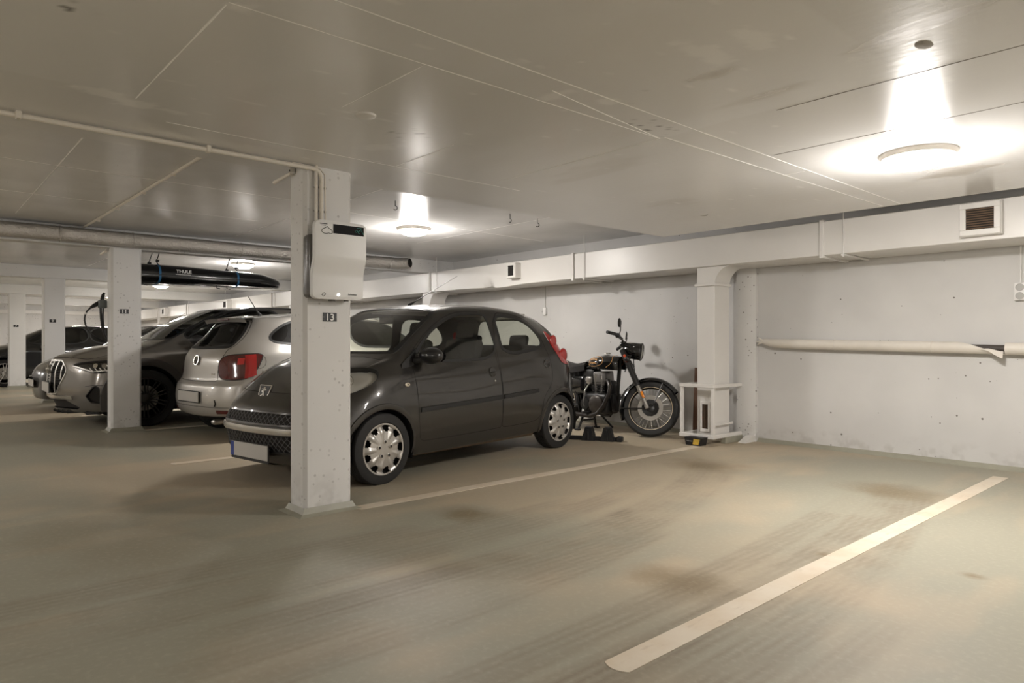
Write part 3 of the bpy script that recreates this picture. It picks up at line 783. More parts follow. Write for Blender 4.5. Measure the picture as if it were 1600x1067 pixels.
c = thing('ceiling_disc', 'flat round white cover disc on the ceiling slab', 'cover disc', (-2.98, 1.70, Z_SLAB))
MB().lathe([(0.0, -0.012), (0.035, -0.012), (0.048, -0.008), (0.052, 0)], seg=24).build('disc', M_TRIM, c)
c = thing('ceiling_scar', 'rough grey scar in the ceiling slab above the lamp', 'scar', (-0.88, 2.86, Z_SLAB))  # scar in the slab, modelled as a thin matte disc
MB().lathe([(0.0, -0.004), (0.022, -0.006), (0.045, -0.002), (0.05, 0)], seg=9, scale=(1, 0.6)).build('plate', mat('scar_grey', (0.4, 0.38, 0.35), 0.8), c)
c = thing('ceiling_scar', 'small crescent-shaped scar on the slab near the duct', 'scar', (-3.35, 5.25, Z_SLAB))
MB().tube(arc((0, 0), 0.035, 0.3, PI - 0.3, 8, h=-0.001), 0.004, 6).build('crescent', M_STEEL, c)
for i, (x, y) in enumerate(((-5.442, 4.838), (-5.438, 5.24), (-5.66, 3.55))):
    c = thing('ceiling_hook', ['small dark hook in the ceiling, middle one of three', 'small dark hook in the ceiling, nearest the wall', 'small dark hook in the ceiling beside column 13'][i], 'hook', (x, y, Z_CEIL), 0.6 * i, 'ceiling hooks')
    MB().tube([(0, 0, 0), (0, 0, -0.05)] + arc((0.0, -0.07), 0.02, PI / 2, -PI * 0.8, 8, 'xz'), 0.004, 6).build('hook', M_DARK, c)
# ------------------------------------------------------------------ car surfaces
def pchip(p0, p1, p2, p3, t):
    d0, d1, d2 = p1 - p0, p2 - p1, p3 - p2
    def tang(a, b):
        s = a + b
        ok = (a * b) > 0
        return np.where(ok, 2 * a * b / np.where(ok, s, 1.0), 0.0)
    m1, m2 = tang(d0, d1), tang(d1, d2)
    t2, t3 = t * t, t * t * t
    return p1 * (2 * t3 - 3 * t2 + 1) + m1 * (t3 - 2 * t2 + t) + p2 * (-2 * t3 + 3 * t2) + m2 * (t3 - t2)

def dense_poly(pts, n=3):
    P = np.array(chaikin(pts, n))
    return P
def poly_sdf(poly, q):
    """signed distance (negative inside) of points q (...,2) to polygon"""
    A = poly; B = np.roll(poly, -1, axis=0)
    sh = q.shape[:-1]; q = q.reshape(-1, 2)
    d = np.full(len(q), 1e9); ins = np.zeros(len(q), bool)
    for a, b in zip(A, B):
        ab = b - a; t = np.clip(((q - a) @ ab) / (ab @ ab + 1e-12), 0, 1)
        r = q - a - t[:, None] * ab
        d = np.minimum(d, np.hypot(r[:, 0], r[:, 1]))
        c = (a[1] > q[:, 1]) != (b[1] > q[:, 1])
        xi = a[0] + (q[:, 1] - a[1]) / (b[1] - a[1] + 1e-12) * (b[0] - a[0])
        ins ^= c & (q[:, 0] < xi)
    return np.where(ins, -d, d).reshape(sh)

class Surf:
    """half of a car skin: rings of control points from front centre round the side to rear centre"""
    def __init__(s, rings, na=8, nb=6):
        C = np.array(rings, float)                       # (K, N, 3)
        K, N, _ = C.shape; s.K, s.N = K, N
        f = C[:, 1:2] * [1, -1, 1]; r = C[:, N - 2:N - 1] * [1, -1, 1]
        C = np.concatenate([f, C, r], axis=1)
        s.C = np.concatenate([2 * C[:1] - C[1:2], C, 2 * C[-1:] - C[-2:-1]], axis=0)
        a = np.linspace(0, N - 1, (N - 1) * na + 1); b = np.linspace(0, K - 1, (K - 1) * nb + 1)
        s.A, s.B = np.meshgrid(a, b, indexing='ij')
        s.ni, s.nj = s.A.shape
        s.locked = np.zeros((s.ni, s.nj), bool)
        I = np.arange(s.ni * s.nj).reshape(s.ni, s.nj)
        q = np.stack([I[:-1, :-1], I[1:, :-1], I[1:, 1:], I[:-1, 1:]], -1).reshape(-1, 4)
        s.F = [tuple(f) for f in q.tolist()]
        s.R = ['body'] * len(s.F)
        s.da = a[1]; s.db = b[1]
        s.P = s.ev(s.A, s.B)
    def ev(s, a, b):
        a = np.clip(a, 0, s.N - 1); b = np.clip(b, 0, s.K - 1)
        i = np.clip(np.floor(a).astype(int), 0, s.N - 2); j = np.clip(np.floor(b).astype(int), 0, s.K - 2)
        ta = (a - i)[..., None]; tb = (b - j)[..., None]
        row = [pchip(s.C[j + k, i], s.C[j + k, i + 1], s.C[j + k, i + 2], s.C[j + k, i + 3], ta) for k in range(4)]
        return pchip(*row, tb)
    def nrm(s, a, b, e=0.02):
        da = s.ev(a + e, b) - s.ev(a - e, b); db = s.ev(a, b + e) - s.ev(a, b - e)
        n = np.cross(da, db)
        n = n / (np.linalg.norm(n, axis=-1, keepdims=True) + 1e-12)
        return n
    def coords(s, kind):
        P = s.P
        if kind == 'xz': return np.stack([P[..., 0], P[..., 2]], -1)
        if kind == 'yz': return np.stack([P[..., 1], P[..., 2]], -1)
        if kind == 'xy': return np.stack([P[..., 0], P[..., 1]], -1)
        return np.stack([s.A, s.B], -1)
    def cut(s, name, kind, poly, mask=None, only=('body',), rnd=3):
        """move grid points onto the outline and give the faces inside to region `name`"""
        poly = dense_poly(poly, rnd) if rnd else np.array(poly, float)
        M = np.ones((s.ni, s.nj), bool) if mask is None else mask(s.P, s.A, s.B)
        def sd():
            v = poly_sdf(poly, s.coords(kind)); return np.where(M, v, 1.0)
        v = sd(); best = np.full((s.ni, s.nj), 9.0); TA = s.A.copy(); TB = s.B.copy()
        elig = np.zeros(s.ni * s.nj, bool)
        for f, r in zip(s.F, s.R):
            if r in only: elig[list(f)] = True
        elig = elig.reshape(s.ni, s.nj)
        for ax in (0, 1):
            n = s.ni if ax == 0 else s.nj
            for i0, j0, di, dj in ((0, 0, 1, 0),) if ax == 0 else ((0, 0, 0, 1),):
                v0 = v[:s.ni - di, :s.nj - dj]; v1 = v[di:, dj:]
                ii, jj = np.nonzero((v0 * v1 < 0) & (np.abs(v0 - v1) < 0.5))
                for i, j in zip(ii, jj):
                    t = v[i, j] / (v[i, j] - v[i + di, j + dj])
                    p, q = (i, j), (i + di, j + dj)
                    order = ((p, q, t), (q, p, 1 - t)) if t < 0.5 else ((q, p, 1 - t), (p, q, t))
                    for a_, b_, tt in order:
                        if s.locked[a_] or not elig[a_]: continue
                        if ax == 0 and a_[0] in (0, s.ni - 1): continue
                        if tt < best[a_]:
                            best[a_] = tt
                            TA[a_] = s.A[a_] + (s.A[b_] - s.A[a_]) * tt; TB[a_] = s.B[a_] + (s.B[b_] - s.B[a_]) * tt
                        break
        mv = best < 9
        s.A, s.B = TA, TB; s.P = s.ev(s.A, s.B)
        s.locked |= mv
        v = sd()
        v = np.where(mv | (np.abs(v) < 0.0012), 0.0, v).reshape(-1)
        F2, R2 = [], []
        for f, r in zip(s.F, s.R):
            if r in only:
                w = [v[k] for k in f]
                if min(w) < 0:
                    if max(w) > 0 and len(f) == 4:
                        if w[0] == 0 and w[2] == 0:
                            for g in ((f[0], f[1], f[2]), (f[0], f[2], f[3])):
                                F2.append(g); R2.append(name if min(v[k] for k in g) < 0 else r)
                            continue
                        if w[1] == 0 and w[3] == 0:
                            for g in ((f[0], f[1], f[3]), (f[1], f[2], f[3])):
                                F2.append(g); R2.append(name if min(v[k] for k in g) < 0 else r)
                            continue
                    if sum(w) < 0: r = name
            F2.append(f); R2.append(r)
        s.F, s.R = F2, R2
    def region(s, names, shift=0.0, sides='both'):
        """verts, faces of regions; sides: both (joined at the centre), L, R"""
        names = (names,) if isinstance(names, str) else names
        P = s.P.reshape(-1, 3)
        if shift: P = P + s.nrm(s.A, s.B).reshape(-1, 3) * shift
        fs = [f for f, r in zip(s.F, s.R) if r in names]
        mb = MB(); idx = {}; vs = []; out = []
        for f in fs:
            g = []
            for k in f:
                if k not in idx: idx[k] = len(vs); vs.append(P[k])
                g.append(idx[k])
            out.append(g)
        if sides in ('both', 'L'): mb.add(vs, out)
        if sides in ('both', 'R'): mb.add([(x, -y, z) for x, y, z in vs], [g[::-1] for g in out])
        return mb
    def bounds(s, names):
        names = (names,) if isinstance(names, str) else names
        cnt = {}
        for f, r in zip(s.F, s.R):
            if r in names:
                for k in range(len(f)):
                    e = (f[k], f[(k + 1) % len(f)])
                    cnt[tuple(sorted(e))] = cnt.get(tuple(sorted(e)), []) + [e]
        P = s.P.reshape(-1, 3)
        return [v[0] for k, v in cnt.items() if len(v) == 1 and not (abs(P[k[0]][1]) < 1e-6 and abs(P[k[1]][1]) < 1e-6)]
    def sweep(s, names, prof, sides='both', keep=None):
        """profile [(outward, height)] swept along the outline of regions"""
        E = s.bounds(names); P = s.P.reshape(-1, 3); Nn = s.nrm(s.A, s.B).reshape(-1, 3)
        if keep: E = [e for e in E if keep(P[e[0]]) and keep(P[e[1]])]
        T = {}
        for a, b in E:
            d = P[b] - P[a]; d = d / (np.linalg.norm(d) + 1e-12)
            T[a] = T.get(a, 0) + d; T[b] = T.get(b, 0) + d
        idx = {}; vs = []; m = len(prof)
        for k, t in T.items():
            t = t / (np.linalg.norm(t) + 1e-12); n = Nn[k]; o = np.cross(t, n)
            if s.flip: o = -o
            idx[k] = len(vs); vs += [P[k] + o * w + n * h for w, h in prof]
        fs = []
        for a, b in E:
            for q in range(m - 1):
                fs.append((idx[a] + q, idx[b] + q, idx[b] + q + 1, idx[a] + q + 1))
        mb = MB()
        if sides in ('both', 'L'): mb.add(vs, fs)
        if sides in ('both', 'R'): mb.add([(x, -y, z) for x, y, z in vs], [f[::-1] for f in fs])
        return mb
    flip = False
    def find(s, kind, uv, mask=None):
        """surface point and normal at projected coordinates"""
        if not hasattr(s, '_fa'):
            a = np.linspace(0, s.N - 1, 240); b = np.linspace(0, s.K - 1, 200)
            s._fa, s._fb = np.meshgrid(a, b, indexing='ij'); s._fp = s.ev(s._fa, s._fb)
        ax = {'xz': (0, 2), 'yz': (1, 2), 'xy': (0, 1)}[kind]
        D = (s._fp[..., ax[0]] - uv[0]) ** 2 + (s._fp[..., ax[1]] - uv[1]) ** 2
        if mask is not None: D = np.where(mask(s._fp), D, 9.0)
        k = np.unravel_index(np.argmin(D), D.shape); a, b = s._fa[k], s._fb[k]
        for _ in range(4):
            p = s.ev(a, b); e = 1e-3
            Ja = (s.ev(a + e, b) - s.ev(a - e, b)) / (2 * e); Jb = (s.ev(a, b + e) - s.ev(a, b - e)) / (2 * e)
            J = np.array([[Ja[ax[0]], Jb[ax[0]]], [Ja[ax[1]], Jb[ax[1]]]]); r = np.array([uv[0] - p[ax[0]], uv[1] - p[ax[1]]])
            try: d = np.linalg.solve(J, r)
            except np.linalg.LinAlgError: break
            d = np.clip(d, -0.1, 0.1); a = min(max(a + d[0], 0), s.N - 1); b = min(max(b + d[1], 0), s.K - 1)
        return Vector(s.ev(a, b)), Vector(s.nrm(np.array(a), np.array(b)))

def strip(S, kind, path, prof, mask=None, mirror=True, closed=False):
    """profile [(across, height)] swept along a path of projected coordinates on the skin"""
    pts = [S.find(kind, p, mask) for p in path]; n = len(pts); vs = []; m = len(prof)
    for i, (p, nn) in enumerate(pts):
        a = pts[i - 1 if (closed or i > 0) else 0][0]; b = pts[(i + 1) % n if closed else min(i + 1, n - 1)][0]
        t = (b - a).normalized(); o = t.cross(nn).normalized()
        vs += [p + o * w + nn * h for w, h in prof]
    fs = []
    for i in range(n if closed else n - 1):
        j = (i + 1) % n
        for q in range(m - 1): fs.append((i * m + q, j * m + q, j * m + q + 1, i * m + q + 1))
    if not closed: fs += [tuple(range(m)), tuple((n - 1) * m + q for q in range(m - 1, -1, -1))]
    mb = MB().add(vs, fs)
    if mirror: mb.mirror_y()
    return mb
def lerp_path(pts, n=8):
    out = []
    for i in range(len(pts) - 1):
        for k in range(n):
            t = k / n; out.append(tuple(a + (b - a) * t for a, b in zip(pts[i], pts[i + 1])))
    return out + [tuple(pts[-1])]

# ------------------------------------------------------------------ car materials
def paint(name, color, metal=0.5, rough=0.32):
    m = mat(name, color, rough, metal, 0.5, coat=1.0); return m
M_RUBBER = mat('tyre_rubber', (0.018, 0.0175, 0.017), 0.72, noise=0.3, nscale=60)
M_TRIMBLK = mat('car_black_trim', (0.014, 0.014, 0.014), 0.5)
M_SEAM = mat('panel_gap', (0.004, 0.004, 0.004), 0.8)
M_CHROME = mat('chrome', (0.72, 0.70, 0.67), 0.12, metal=1.0)
M_SILVER = mat('wheel_silver', (0.56, 0.54, 0.51), 0.33, metal=0.65)
M_GLASS = glass_mat('car_glass', (0.80, 0.82, 0.77), 1.7)
M_GLASSDK = glass_mat('tinted_glass', (0.10, 0.10, 0.095), 1.6)
M_LENS = glass_mat('lamp_lens', (0.9, 0.9, 0.88), 1.5)
M_REFL = mat('lamp_reflector', (0.70, 0.68, 0.64), 0.3, metal=0.35)
M_RED = mat('red_lens', (0.42, 0.012, 0.012), 0.12, spec=0.7, coat=1.0)
M_REDDK = mat('dark_red_lens', (0.10, 0.008, 0.008), 0.12, spec=0.7, coat=1.0)
M_CABIN = mat('cabin_fabric', (0.03, 0.029, 0.028), 0.85)
M_PLATE = mat('plate_grey', (0.50, 0.48, 0.45), 0.45)
M_EU = mat('plate_blue', (0.012, 0.045, 0.28), 0.45)
M_UNDER = mat('underbody', (0.016, 0.015, 0.014), 0.85)
M_ORANGE = mat('orange_lens', (0.75, 0.24, 0.02), 0.25, coat=0.6)

def tyre(parent, loc, R, W, rim, side):
    """side +1: outer face towards +y"""
    w = W / 2
    prof = [(rim, -w * 0.8), (rim + 0.01, -w * 0.95), (R - 0.03, -w), (R - 0.008, -w * 0.88), (R, -w * 0.7)]
    for k, g in enumerate((-0.42, -0.14, 0.14, 0.42)):
        prof += [(R, w * (g - 0.04)), (R - 0.006, w * (g - 0.03)), (R - 0.006, w * (g + 0.03)), (R, w * (g + 0.04))]
    prof += [(R, w * 0.7), (R - 0.008, w * 0.88), (R - 0.03, w), (rim + 0.025, w * 0.98), (rim + 0.012, w * 1.02), (rim, w * 0.85), (rim - 0.004, 0.0), (rim, -w * 0.8)]
    o = MB().lathe(prof, (0, 0, 0), (0, side, 0), 56).build('wheel', M_RUBBER, parent)
    o.location = loc
    return o
def hubcap(parent, rim, w, side, m=M_SILVER, slots=9):
    def hgt(r):
        q = r / rim
        return 0.020 * (1 - q ** 2 * 0.4) - 0.030 * max(0, q - 0.72) / 0.28 * (0 if q < .72 else 1) + w * 0.86
    nr, na = 16, 108; vs = []; fs = []
    for i in range(nr + 1):
        r = rim * 1.02 * i / nr
        for k in range(na):
            a = 2 * PI * k / na
            q = i / nr
            pad = math.cos(slots * a)
            z = hgt(r) + (0.010 * max(0, pad) - 0.006) * min(1, max(0, (q - 0.35) / 0.3)) * (1 if q < 0.9 else max(0, (1 - q) / 0.1))
            if q > 0.93: z = w * 0.97
            vs.append((r * math.cos(a), z * side, r * math.sin(a)))
    for i in range(nr):
        for k in range(na):
            q = (i + 0.5) / nr; ph = (slots * (k + 0.5) / na) % 1.0
            if 0.67 < q < 0.91 and abs(ph - 0.5) < (0.23 if q > 0.74 else 0.15): continue
            k2 = (k + 1) % na
            fs.append((i * na + k, i * na + k2, (i + 1) * na + k2, (i + 1) * na + k))
    o = MB().add(vs, fs).build('hubcap', m, parent, smooth=50)
    MB().lathe([(0.0, w * 0.35), (rim, w * 0.35)], (0, 0, 0), (0, side, 0), 32).build('brake_shadow', M_UNDER, parent)
    for k in range(5):
        a = PI / 2 + 2 * PI * k / 5; r = rim * 0.30
        c = Vector((r * math.cos(a), (hgt(r) + 0.002) * side, r * math.sin(a)))
        MB().lathe([(0.0155, 0), (0.0155, 0.005), (0.011, 0.006), (0.011, 0.001), (0, 0.001)], c, (0, side, 0), 12).build('lug_nut', M_CHROME, parent)
        MB().lathe([(0.0125, 0.0), (0.0115, 0.0055), (0, 0.0055)], c, (0, side, 0), 12).build('lug_recess', M_TRIMBLK, parent)
def spoke_rim(parent, rim, w, side, n, m, pair=0.07, hubr=0.06):
    MB().lathe([(0.0, w * 0.2), (rim, w * 0.2)], (0, 0, 0), (0, side, 0), 32).build('brake_shadow', M_UNDER, parent)
    MB().lathe([(rim * 0.62, w * 0.25), (rim * 0.62, w * 0.32), (rim * 0.3, w * 0.32)], (0, 0, 0), (0, side, 0), 32, caps=False).build('brake_disc', M_STEEL, parent)
    MB().lathe([(rim * 1.02, w * 0.98), (rim * 0.97, w * 1.0), (rim * 0.93, w * 0.75), (rim * 0.92, w * 0.2)], (0, 0, 0), (0, side, 0), 48, caps=False).build('rim', m, parent)
    MB().lathe([(0.0, w * 0.88), (hubr * 0.5, w * 0.87), (hubr, w * 0.80), (hubr * 1.1, w * 0.6)], (0, 0, 0), (0, side, 0), 24).build('hub', m, parent)
    for k in range(n):
        for sgn in (-1, 1):
            a = 2 * PI * k / n + PI / 2; b = a + sgn * pair
            p0 = (hubr * 0.8 * math.cos(a + sgn * 0.25), side * w * 0.76, hubr * 0.8 * math.sin(a + sgn * 0.25)); p1 = (rim * 0.95 * math.cos(b), side * w * 0.86, rim * 0.95 * math.sin(b))
            MB().tube([p0, [(x + y) / 2 for x, y in zip(p0, p1)], p1], [0.012, 0.010, 0.011], 6).build('spoke', m, parent)
def liners(car, xs, zc, r, y0, y1):
    for x in xs:
        for sgn in (1, -1):
            mb = MB(); n = 14
            vs = [(x + r * math.cos(a), sgn * y, zc + r * math.sin(a)) for y in (y0, y1) for a in [-0.35 + (PI + 0.7) * i / n for i in range(n + 1)]]
            fs = [(i, i + 1, n + 2 + i, n + 1 + i) for i in range(n)] + [tuple(range(n + 1))]
            mb.add(vs, fs).build('wheel_arch_liner', M_UNDER, car)
def seat(car, x, y, z=0.30, s=1.0, name='seat'):
    o = MB().cbox((x + 0.12, y, z + 0.17), (0.50 * s, 0.44 * s, 0.16), 0.05, seg=2).build(name, M_CABIN, car)
    MB().cbox((x - 0.16, y, z + 0.47), (0.13, 0.43 * s, 0.60), 0.05, Matrix.Rotation(-0.25, 3, 'Y'), 2).build('seat_back', M_CABIN, o)
    MB().cbox((x - 0.27, y, z + 0.85), (0.09, 0.25, 0.18), 0.04, Matrix.Rotation(-0.2, 3, 'Y'), 2).build('headrest', M_CABIN, o)
    for d in (-0.05, 0.05): MB().cyl((x - 0.25, y + d, z + 0.70), (x - 0.265, y + d, z + 0.80), 0.006, seg=6).build('headrest_post', M_STEEL, o)

SIDE = lambda P, A=None, B=None: P[..., 1] > 0.30
# ------------------------------------------------------------------ the dark grey small hatchback
def X(*pts): return [tuple(p) for p in pts]
HATCH = [
 # 0 pan
 X((1.45,0,.20),(1.45,.25,.20),(1.40,.42,.20),(1.30,.50,.20),(1.17,.55,.20),(.85,.60,.20),(.3,.60,.20),(-.22,.60,.20),(-.65,.60,.20),(-1.17,.55,.22),(-1.30,.45,.25),(-1.38,.25,.25),(-1.40,0,.25)),
 # 1 sill / bumper bottom
 X((1.75,0,.175),(1.72,.33,.175),(1.60,.56,.18),(1.42,.68,.18),(1.17,.74,.18),(.85,.735,.175),(.3,.735,.18),(-.22,.735,.185),(-.65,.74,.19),(-1.17,.74,.22),(-1.44,.62,.27),(-1.53,.33,.28),(-1.55,0,.28)),
 # 2 low
 X((1.80,0,.26),(1.775,.35,.26),(1.65,.60,.265),(1.46,.73,.28),(1.17,.79,.30),(.85,.775,.285),(.3,.775,.285),(-.22,.775,.285),(-.65,.78,.29),(-1.17,.80,.33),(-1.50,.68,.36),(-1.60,.37,.36),(-1.62,0,.36)),
 # 3 bumper nose / lower door
 X((1.835,0,.44),(1.81,.35,.44),(1.685,.61,.445),(1.49,.745,.46),(1.17,.812,.50),(.85,.80,.45),(.3,.805,.45),(-.22,.805,.45),(-.65,.805,.46),(-1.17,.822,.50),(-1.52,.71,.50),(-1.625,.38,.50),(-1.645,0,.50)),
 # 4 upper bumper / mid door
 X((1.80,0,.585),(1.775,.33,.585),(1.65,.58,.59),(1.47,.725,.62),(1.17,.805,.66),(.85,.805,.62),(.3,.81,.60),(-.22,.812,.61),(-.65,.812,.63),(-1.17,.82,.66),(-1.50,.70,.66),(-1.60,.37,.66),(-1.62,0,.66)),
 # 5 hood lip / shoulder
 X((1.715,0,.69),(1.69,.30,.69),(1.58,.53,.70),(1.43,.67,.735),(1.17,.765,.80),(.85,.785,.79),(.3,.79,.77),(-.22,.795,.785),(-.65,.795,.81),(-1.12,.785,.84),(-1.42,.725,.84),(-1.52,.40,.83),(-1.53,0,.83)),
 # 6 hood middle / under the windows
 X((1.44,0,.875),(1.43,.28,.873),(1.38,.47,.868),(1.29,.60,.872),(1.10,.70,.915),(.85,.745,.905),(.3,.765,.865),(-.22,.77,.885),(-.65,.77,.915),(-1.06,.755,.95),(-1.35,.715,.95),(-1.46,.40,.94),(-1.47,0,.94)),
 # 7 cowl / belt
 X((1.13,0,.985),(1.115,.30,.985),(1.07,.51,.985),(1.01,.625,.985),(.93,.68,.99),(.78,.715,.985),(.3,.745,.925),(-.22,.75,.945),(-.65,.745,.975),(-1.00,.725,1.02),(-1.29,.69,1.03),(-1.41,.38,1.02),(-1.42,0,1.02)),
 # 8 middle of the glass
 X((.80,0,1.21),(.79,.28,1.208),(.755,.475,1.20),(.71,.585,1.185),(.66,.63,1.175),(.52,.665,1.165),(.18,.69,1.155),(-.23,.692,1.165),(-.64,.685,1.18),(-1.00,.655,1.19),(-1.22,.625,1.19),(-1.335,.36,1.19),(-1.345,0,1.19)),
 # 9 roof edge
 X((.45,0,1.405),(.44,.25,1.402),(.42,.42,1.39),(.39,.52,1.372),(.34,.555,1.372),(.22,.577,1.385),(0,.59,1.40),(-.25,.595,1.405),(-.62,.59,1.392),(-.97,.555,1.345),(-1.12,.47,1.335),(-1.20,.27,1.345),(-1.21,0,1.348)),
 # 10 roof
 X((.33,0,1.430),(.33,.20,1.428),(.31,.34,1.420),(.28,.43,1.41),(.22,.47,1.414),(.12,.49,1.428),(-.05,.50,1.437),(-.25,.50,1.44),(-.58,.49,1.425),(-.86,.45,1.385),(-.98,.38,1.37),(-1.05,.22,1.375),(-1.06,0,1.376)),
 # 11 roof centre
 X((.10,0,1.452),(.10,.08,1.452),(.09,.12,1.452),(.07,.14,1.452),(.03,.15,1.453),(-.03,.15,1.455),(-.12,.15,1.458),(-.25,.15,1.46),(-.45,.15,1.455),(-.60,.14,1.445),(-.66,.11,1.44),(-.70,.06,1.435),(-.71,0,1.435)),
]
def build_hatch():
    car = thing('hatchback_car', 'dark grey small five-door hatchback parked beside column 13', 'car', (-5.53, 3.80, 0), math.radians(-81.0))
    S = Surf(HATCH, 9, 7)
    pnt = paint('dark_grey_paint', (0.033, 0.0305, 0.028), 0.45, 0.30)
    R, rim, W = 0.279, 0.196, 0.16
    zc = R - 0.008
    circ = lambda x, z, r: [(x + r * math.cos(a), z + r * math.sin(a)) for a in [k * 2 * PI / 40 for k in range(40)]]
    for x in (1.17, -1.17): S.cut('void', 'xz', circ(x, zc, 0.315), SIDE, rnd=0)
    # glazing
    S.cut('front_window', 'xz', [(.815,.945),(.72,1.055),(.54,1.195),(.30,1.315),(.10,1.352),(-.10,1.356),(-.165,1.34),(-.185,1.22),(-.225,.955),(.3,.935)], SIDE, rnd=2)
    S.cut('rear_window', 'xz', [(-.30,.968),(-.285,1.20),(-.275,1.35),(-.55,1.348),(-.80,1.285),(-.935,1.17),(-.965,1.08),(-.90,1.028)], SIDE, rnd=2)
    S.cut('windshield', 'ab', [(-3, 7.12), (3.15, 7.12), (3.35, 7.25), (3.30, 8.8), (3.05, 8.97), (-3, 8.97)], rnd=1)
    S.cut('rear_glass', 'ab', [(15, 7.1), (10.7, 7.1), (10.5, 7.3), (10.6, 8.7), (10.8, 8.9), (15, 8.9)], rnd=1)
    # lamps
    S.cut('headlight', 'xz', [(1.165,.892),(1.185,.82),(1.33,.735),(1.50,.685),(1.60,.70),(1.56,.775),(1.42,.865),(1.30,.90)], lambda P, A, B: (P[..., 1] > 0.25) & (P[..., 0] > 0.9), rnd=2)
    S.cut('tail_light', 'xz', [(-1.045,1.215),(-1.13,1.20),(-1.31,1.02),(-1.43,.93),(-1.46,.855),(-1.24,.862),(-1.19,.95)], lambda P, A, B: (P[..., 1] > 0.40) & (P[..., 0] < -0.8), rnd=2)
    # doors
    S.cut('front_door', 'xz', [(.855,.94),(.80,.30),(.76,.285),(-.22,.30),(-.235,.32),(-.205,.97),(-.15,1.37),(.10,1.378),(.32,1.335),(.58,1.20),(.82,1.01)], SIDE, rnd=1)
    S.cut('rear_door', 'xz', [(-.215,.985),(-.24,.31),(-.255,.30),(-.80,.315),(-.84,.40),(-.86,.55),(-1.0,.68),(-1.03,.85),(-1.0,1.05),(-.96,1.20),(-.82,1.31),(-.56,1.372),(-.26,1.376)], SIDE, rnd=1)
    # front end
    FR = lambda P, A, B: P[..., 0] > 1.30
    S.cut('upper_grille', 'yz', [(-3,.475),(.50,.475),(.60,.50),(.60,.545),(.52,.565),(-3,.572)], FR, rnd=1)
    S.cut('lower_grille', 'yz', [(-3,.255),(.44,.265),(.58,.31),(.60,.39),(.55,.405),(-3,.39)], FR, rnd=1)
    S.cut('hood', 'ab', [(-3, 5.1), (2.6, 5.1), (2.95, 5.35), (3.15, 6.2), (3.3, 6.93), (-3, 6.93)], rnd=1)
    # build skin parts
    S.region('body').build('body_shell', pnt, car, smooth=60)
    S.region('hood').build('hood', pnt, car, smooth=60)
    S.sweep('hood', [(-0.003, 0.0006), (0.003, 0.0006)]).build('hood_gap', M_SEAM, car)
    for sd in 'LR':
        d = S.region('front_door', sides=sd).build('front_door', pnt, car, smooth=60)
        S.sweep(('front_door', 'front_window'), [(-0.003, 0.0008), (0.003, 0.0008)], sd).build('door_gap', M_SEAM, d)
        w = S.region('front_window', sides=sd).build('window_pane', M_GLASS, d, smooth=60)
        S.sweep('front_window', [(-0.010, 0.0), (-0.010, 0.004), (0.014, 0.004), (0.016, 0.0)], sd).build('window_seal', M_TRIMBLK, d)
        e = S.region('rear_door', sides=sd).build('rear_door', pnt, car, smooth=60)
        S.sweep(('rear_door', 'rear_window'), [(-0.003, 0.0008), (0.003, 0.0008)], sd).build('door_gap', M_SEAM, e)
        S.region('rear_window', sides=sd).build('window_pane', M_GLASS, e, smooth=60)
        S.sweep('rear_window', [(-0.020, 0.0), (-0.020, 0.003), (0.012, 0.003), (0.014, 0.0)], sd).build('window_seal', M_TRIMBLK, e)
        sg = 1 if sd == 'L' else -1
        # door furniture
        for par, x, z in ((d, -.105, .82), (e, -.945, .875)):
            p, n = S.find('xz', (x, z), SIDE)
            p.y *= sg; n.y *= sg
            h = MB().lathe([(0.046, 0.0), (0.046, 0.006), (0.042, 0.009), (0.03, 0.004), (0.0, 0.002)], p - n * 0.002, n, 24).build('door_handle', pnt, par)
            MB().tube([p + Vector((0.038, 0, -.004)) + n * 0.006, p + n * 0.014 + Vector((0, 0, -.003)), p + Vector((-0.038, 0, .004)) + n * 0.006], 0.007, 8, flat=0.7).build('grip_bar', pnt, par)
        p, n = S.find('xz', (-.125, .742), SIDE); p.y *= sg; n.y *= sg
        MB().lathe([(0.010, 0), (0.009, 0.004), (0.005, 0.002), (0, 0.002)], p, n, 12).build('key_lock', M_CHROME, d)
        md = strip(S, 'xz', lerp_path([(.80, .545), (.3, .567), (-.225, .587)], 6), [(-0.020, 0), (-0.017, 0.010), (0.017, 0.010), (0.020, 0)], SIDE, False)
        me_ = strip(S, 'xz', lerp_path([(-.245, .588), (-.55, .605), (-.775, .618)], 6), [(-0.020, 0), (-0.017, 0.010), (0.017, 0.010), (0.020, 0)], SIDE, False)
        if sg < 0:
            for q in (md, me_): q.v = [(x, -y, z) for x, y, z in q.v]
        md.build('rub_strip', M_TRIMBLK, d); me_.build('rub_strip', M_TRIMBLK, e)
        # mirror
        bp, bn = S.find('xz', (.80, .965), SIDE); bp.y *= sg
        mb = MB().prism([(.845,.895),(.945,.885),(.955,.925),(.84,1.03)] if False else [(.83,.905),(.955,.875),(.955,.92),(.80,1.045)], (0, (0.735) * sg, 0), (1, 0, 0), (0, 0, 1), -0.012 * sg if sg > 0 else 0.012)
        mb.build('mirror_triangle', M_TRIMBLK, d)
        mr = MB().ball((.755, .875 * sg, .985), 0.1, 20, (0.82, 1.15, 0.70)).build('wing_mirror', mat('mirror_black', (0.014, 0.014, 0.015), 0.28, coat=0.3), d)
        MB().tube([(.815, .75 * sg, .945), (.80, .80 * sg, .945), (.775, .84 * sg, .955)], [0.04, 0.035, 0.03], 10, flat=0.6).build('mirror_arm', M_TRIMBLK, d)
        MB().lathe([(0.0, 0), (0.075, 0)], (.672, .875 * sg, .985), (-1, 0, 0), 20, scale=(1.15, .75)).build('mirror_glass', M_CHROME, d)
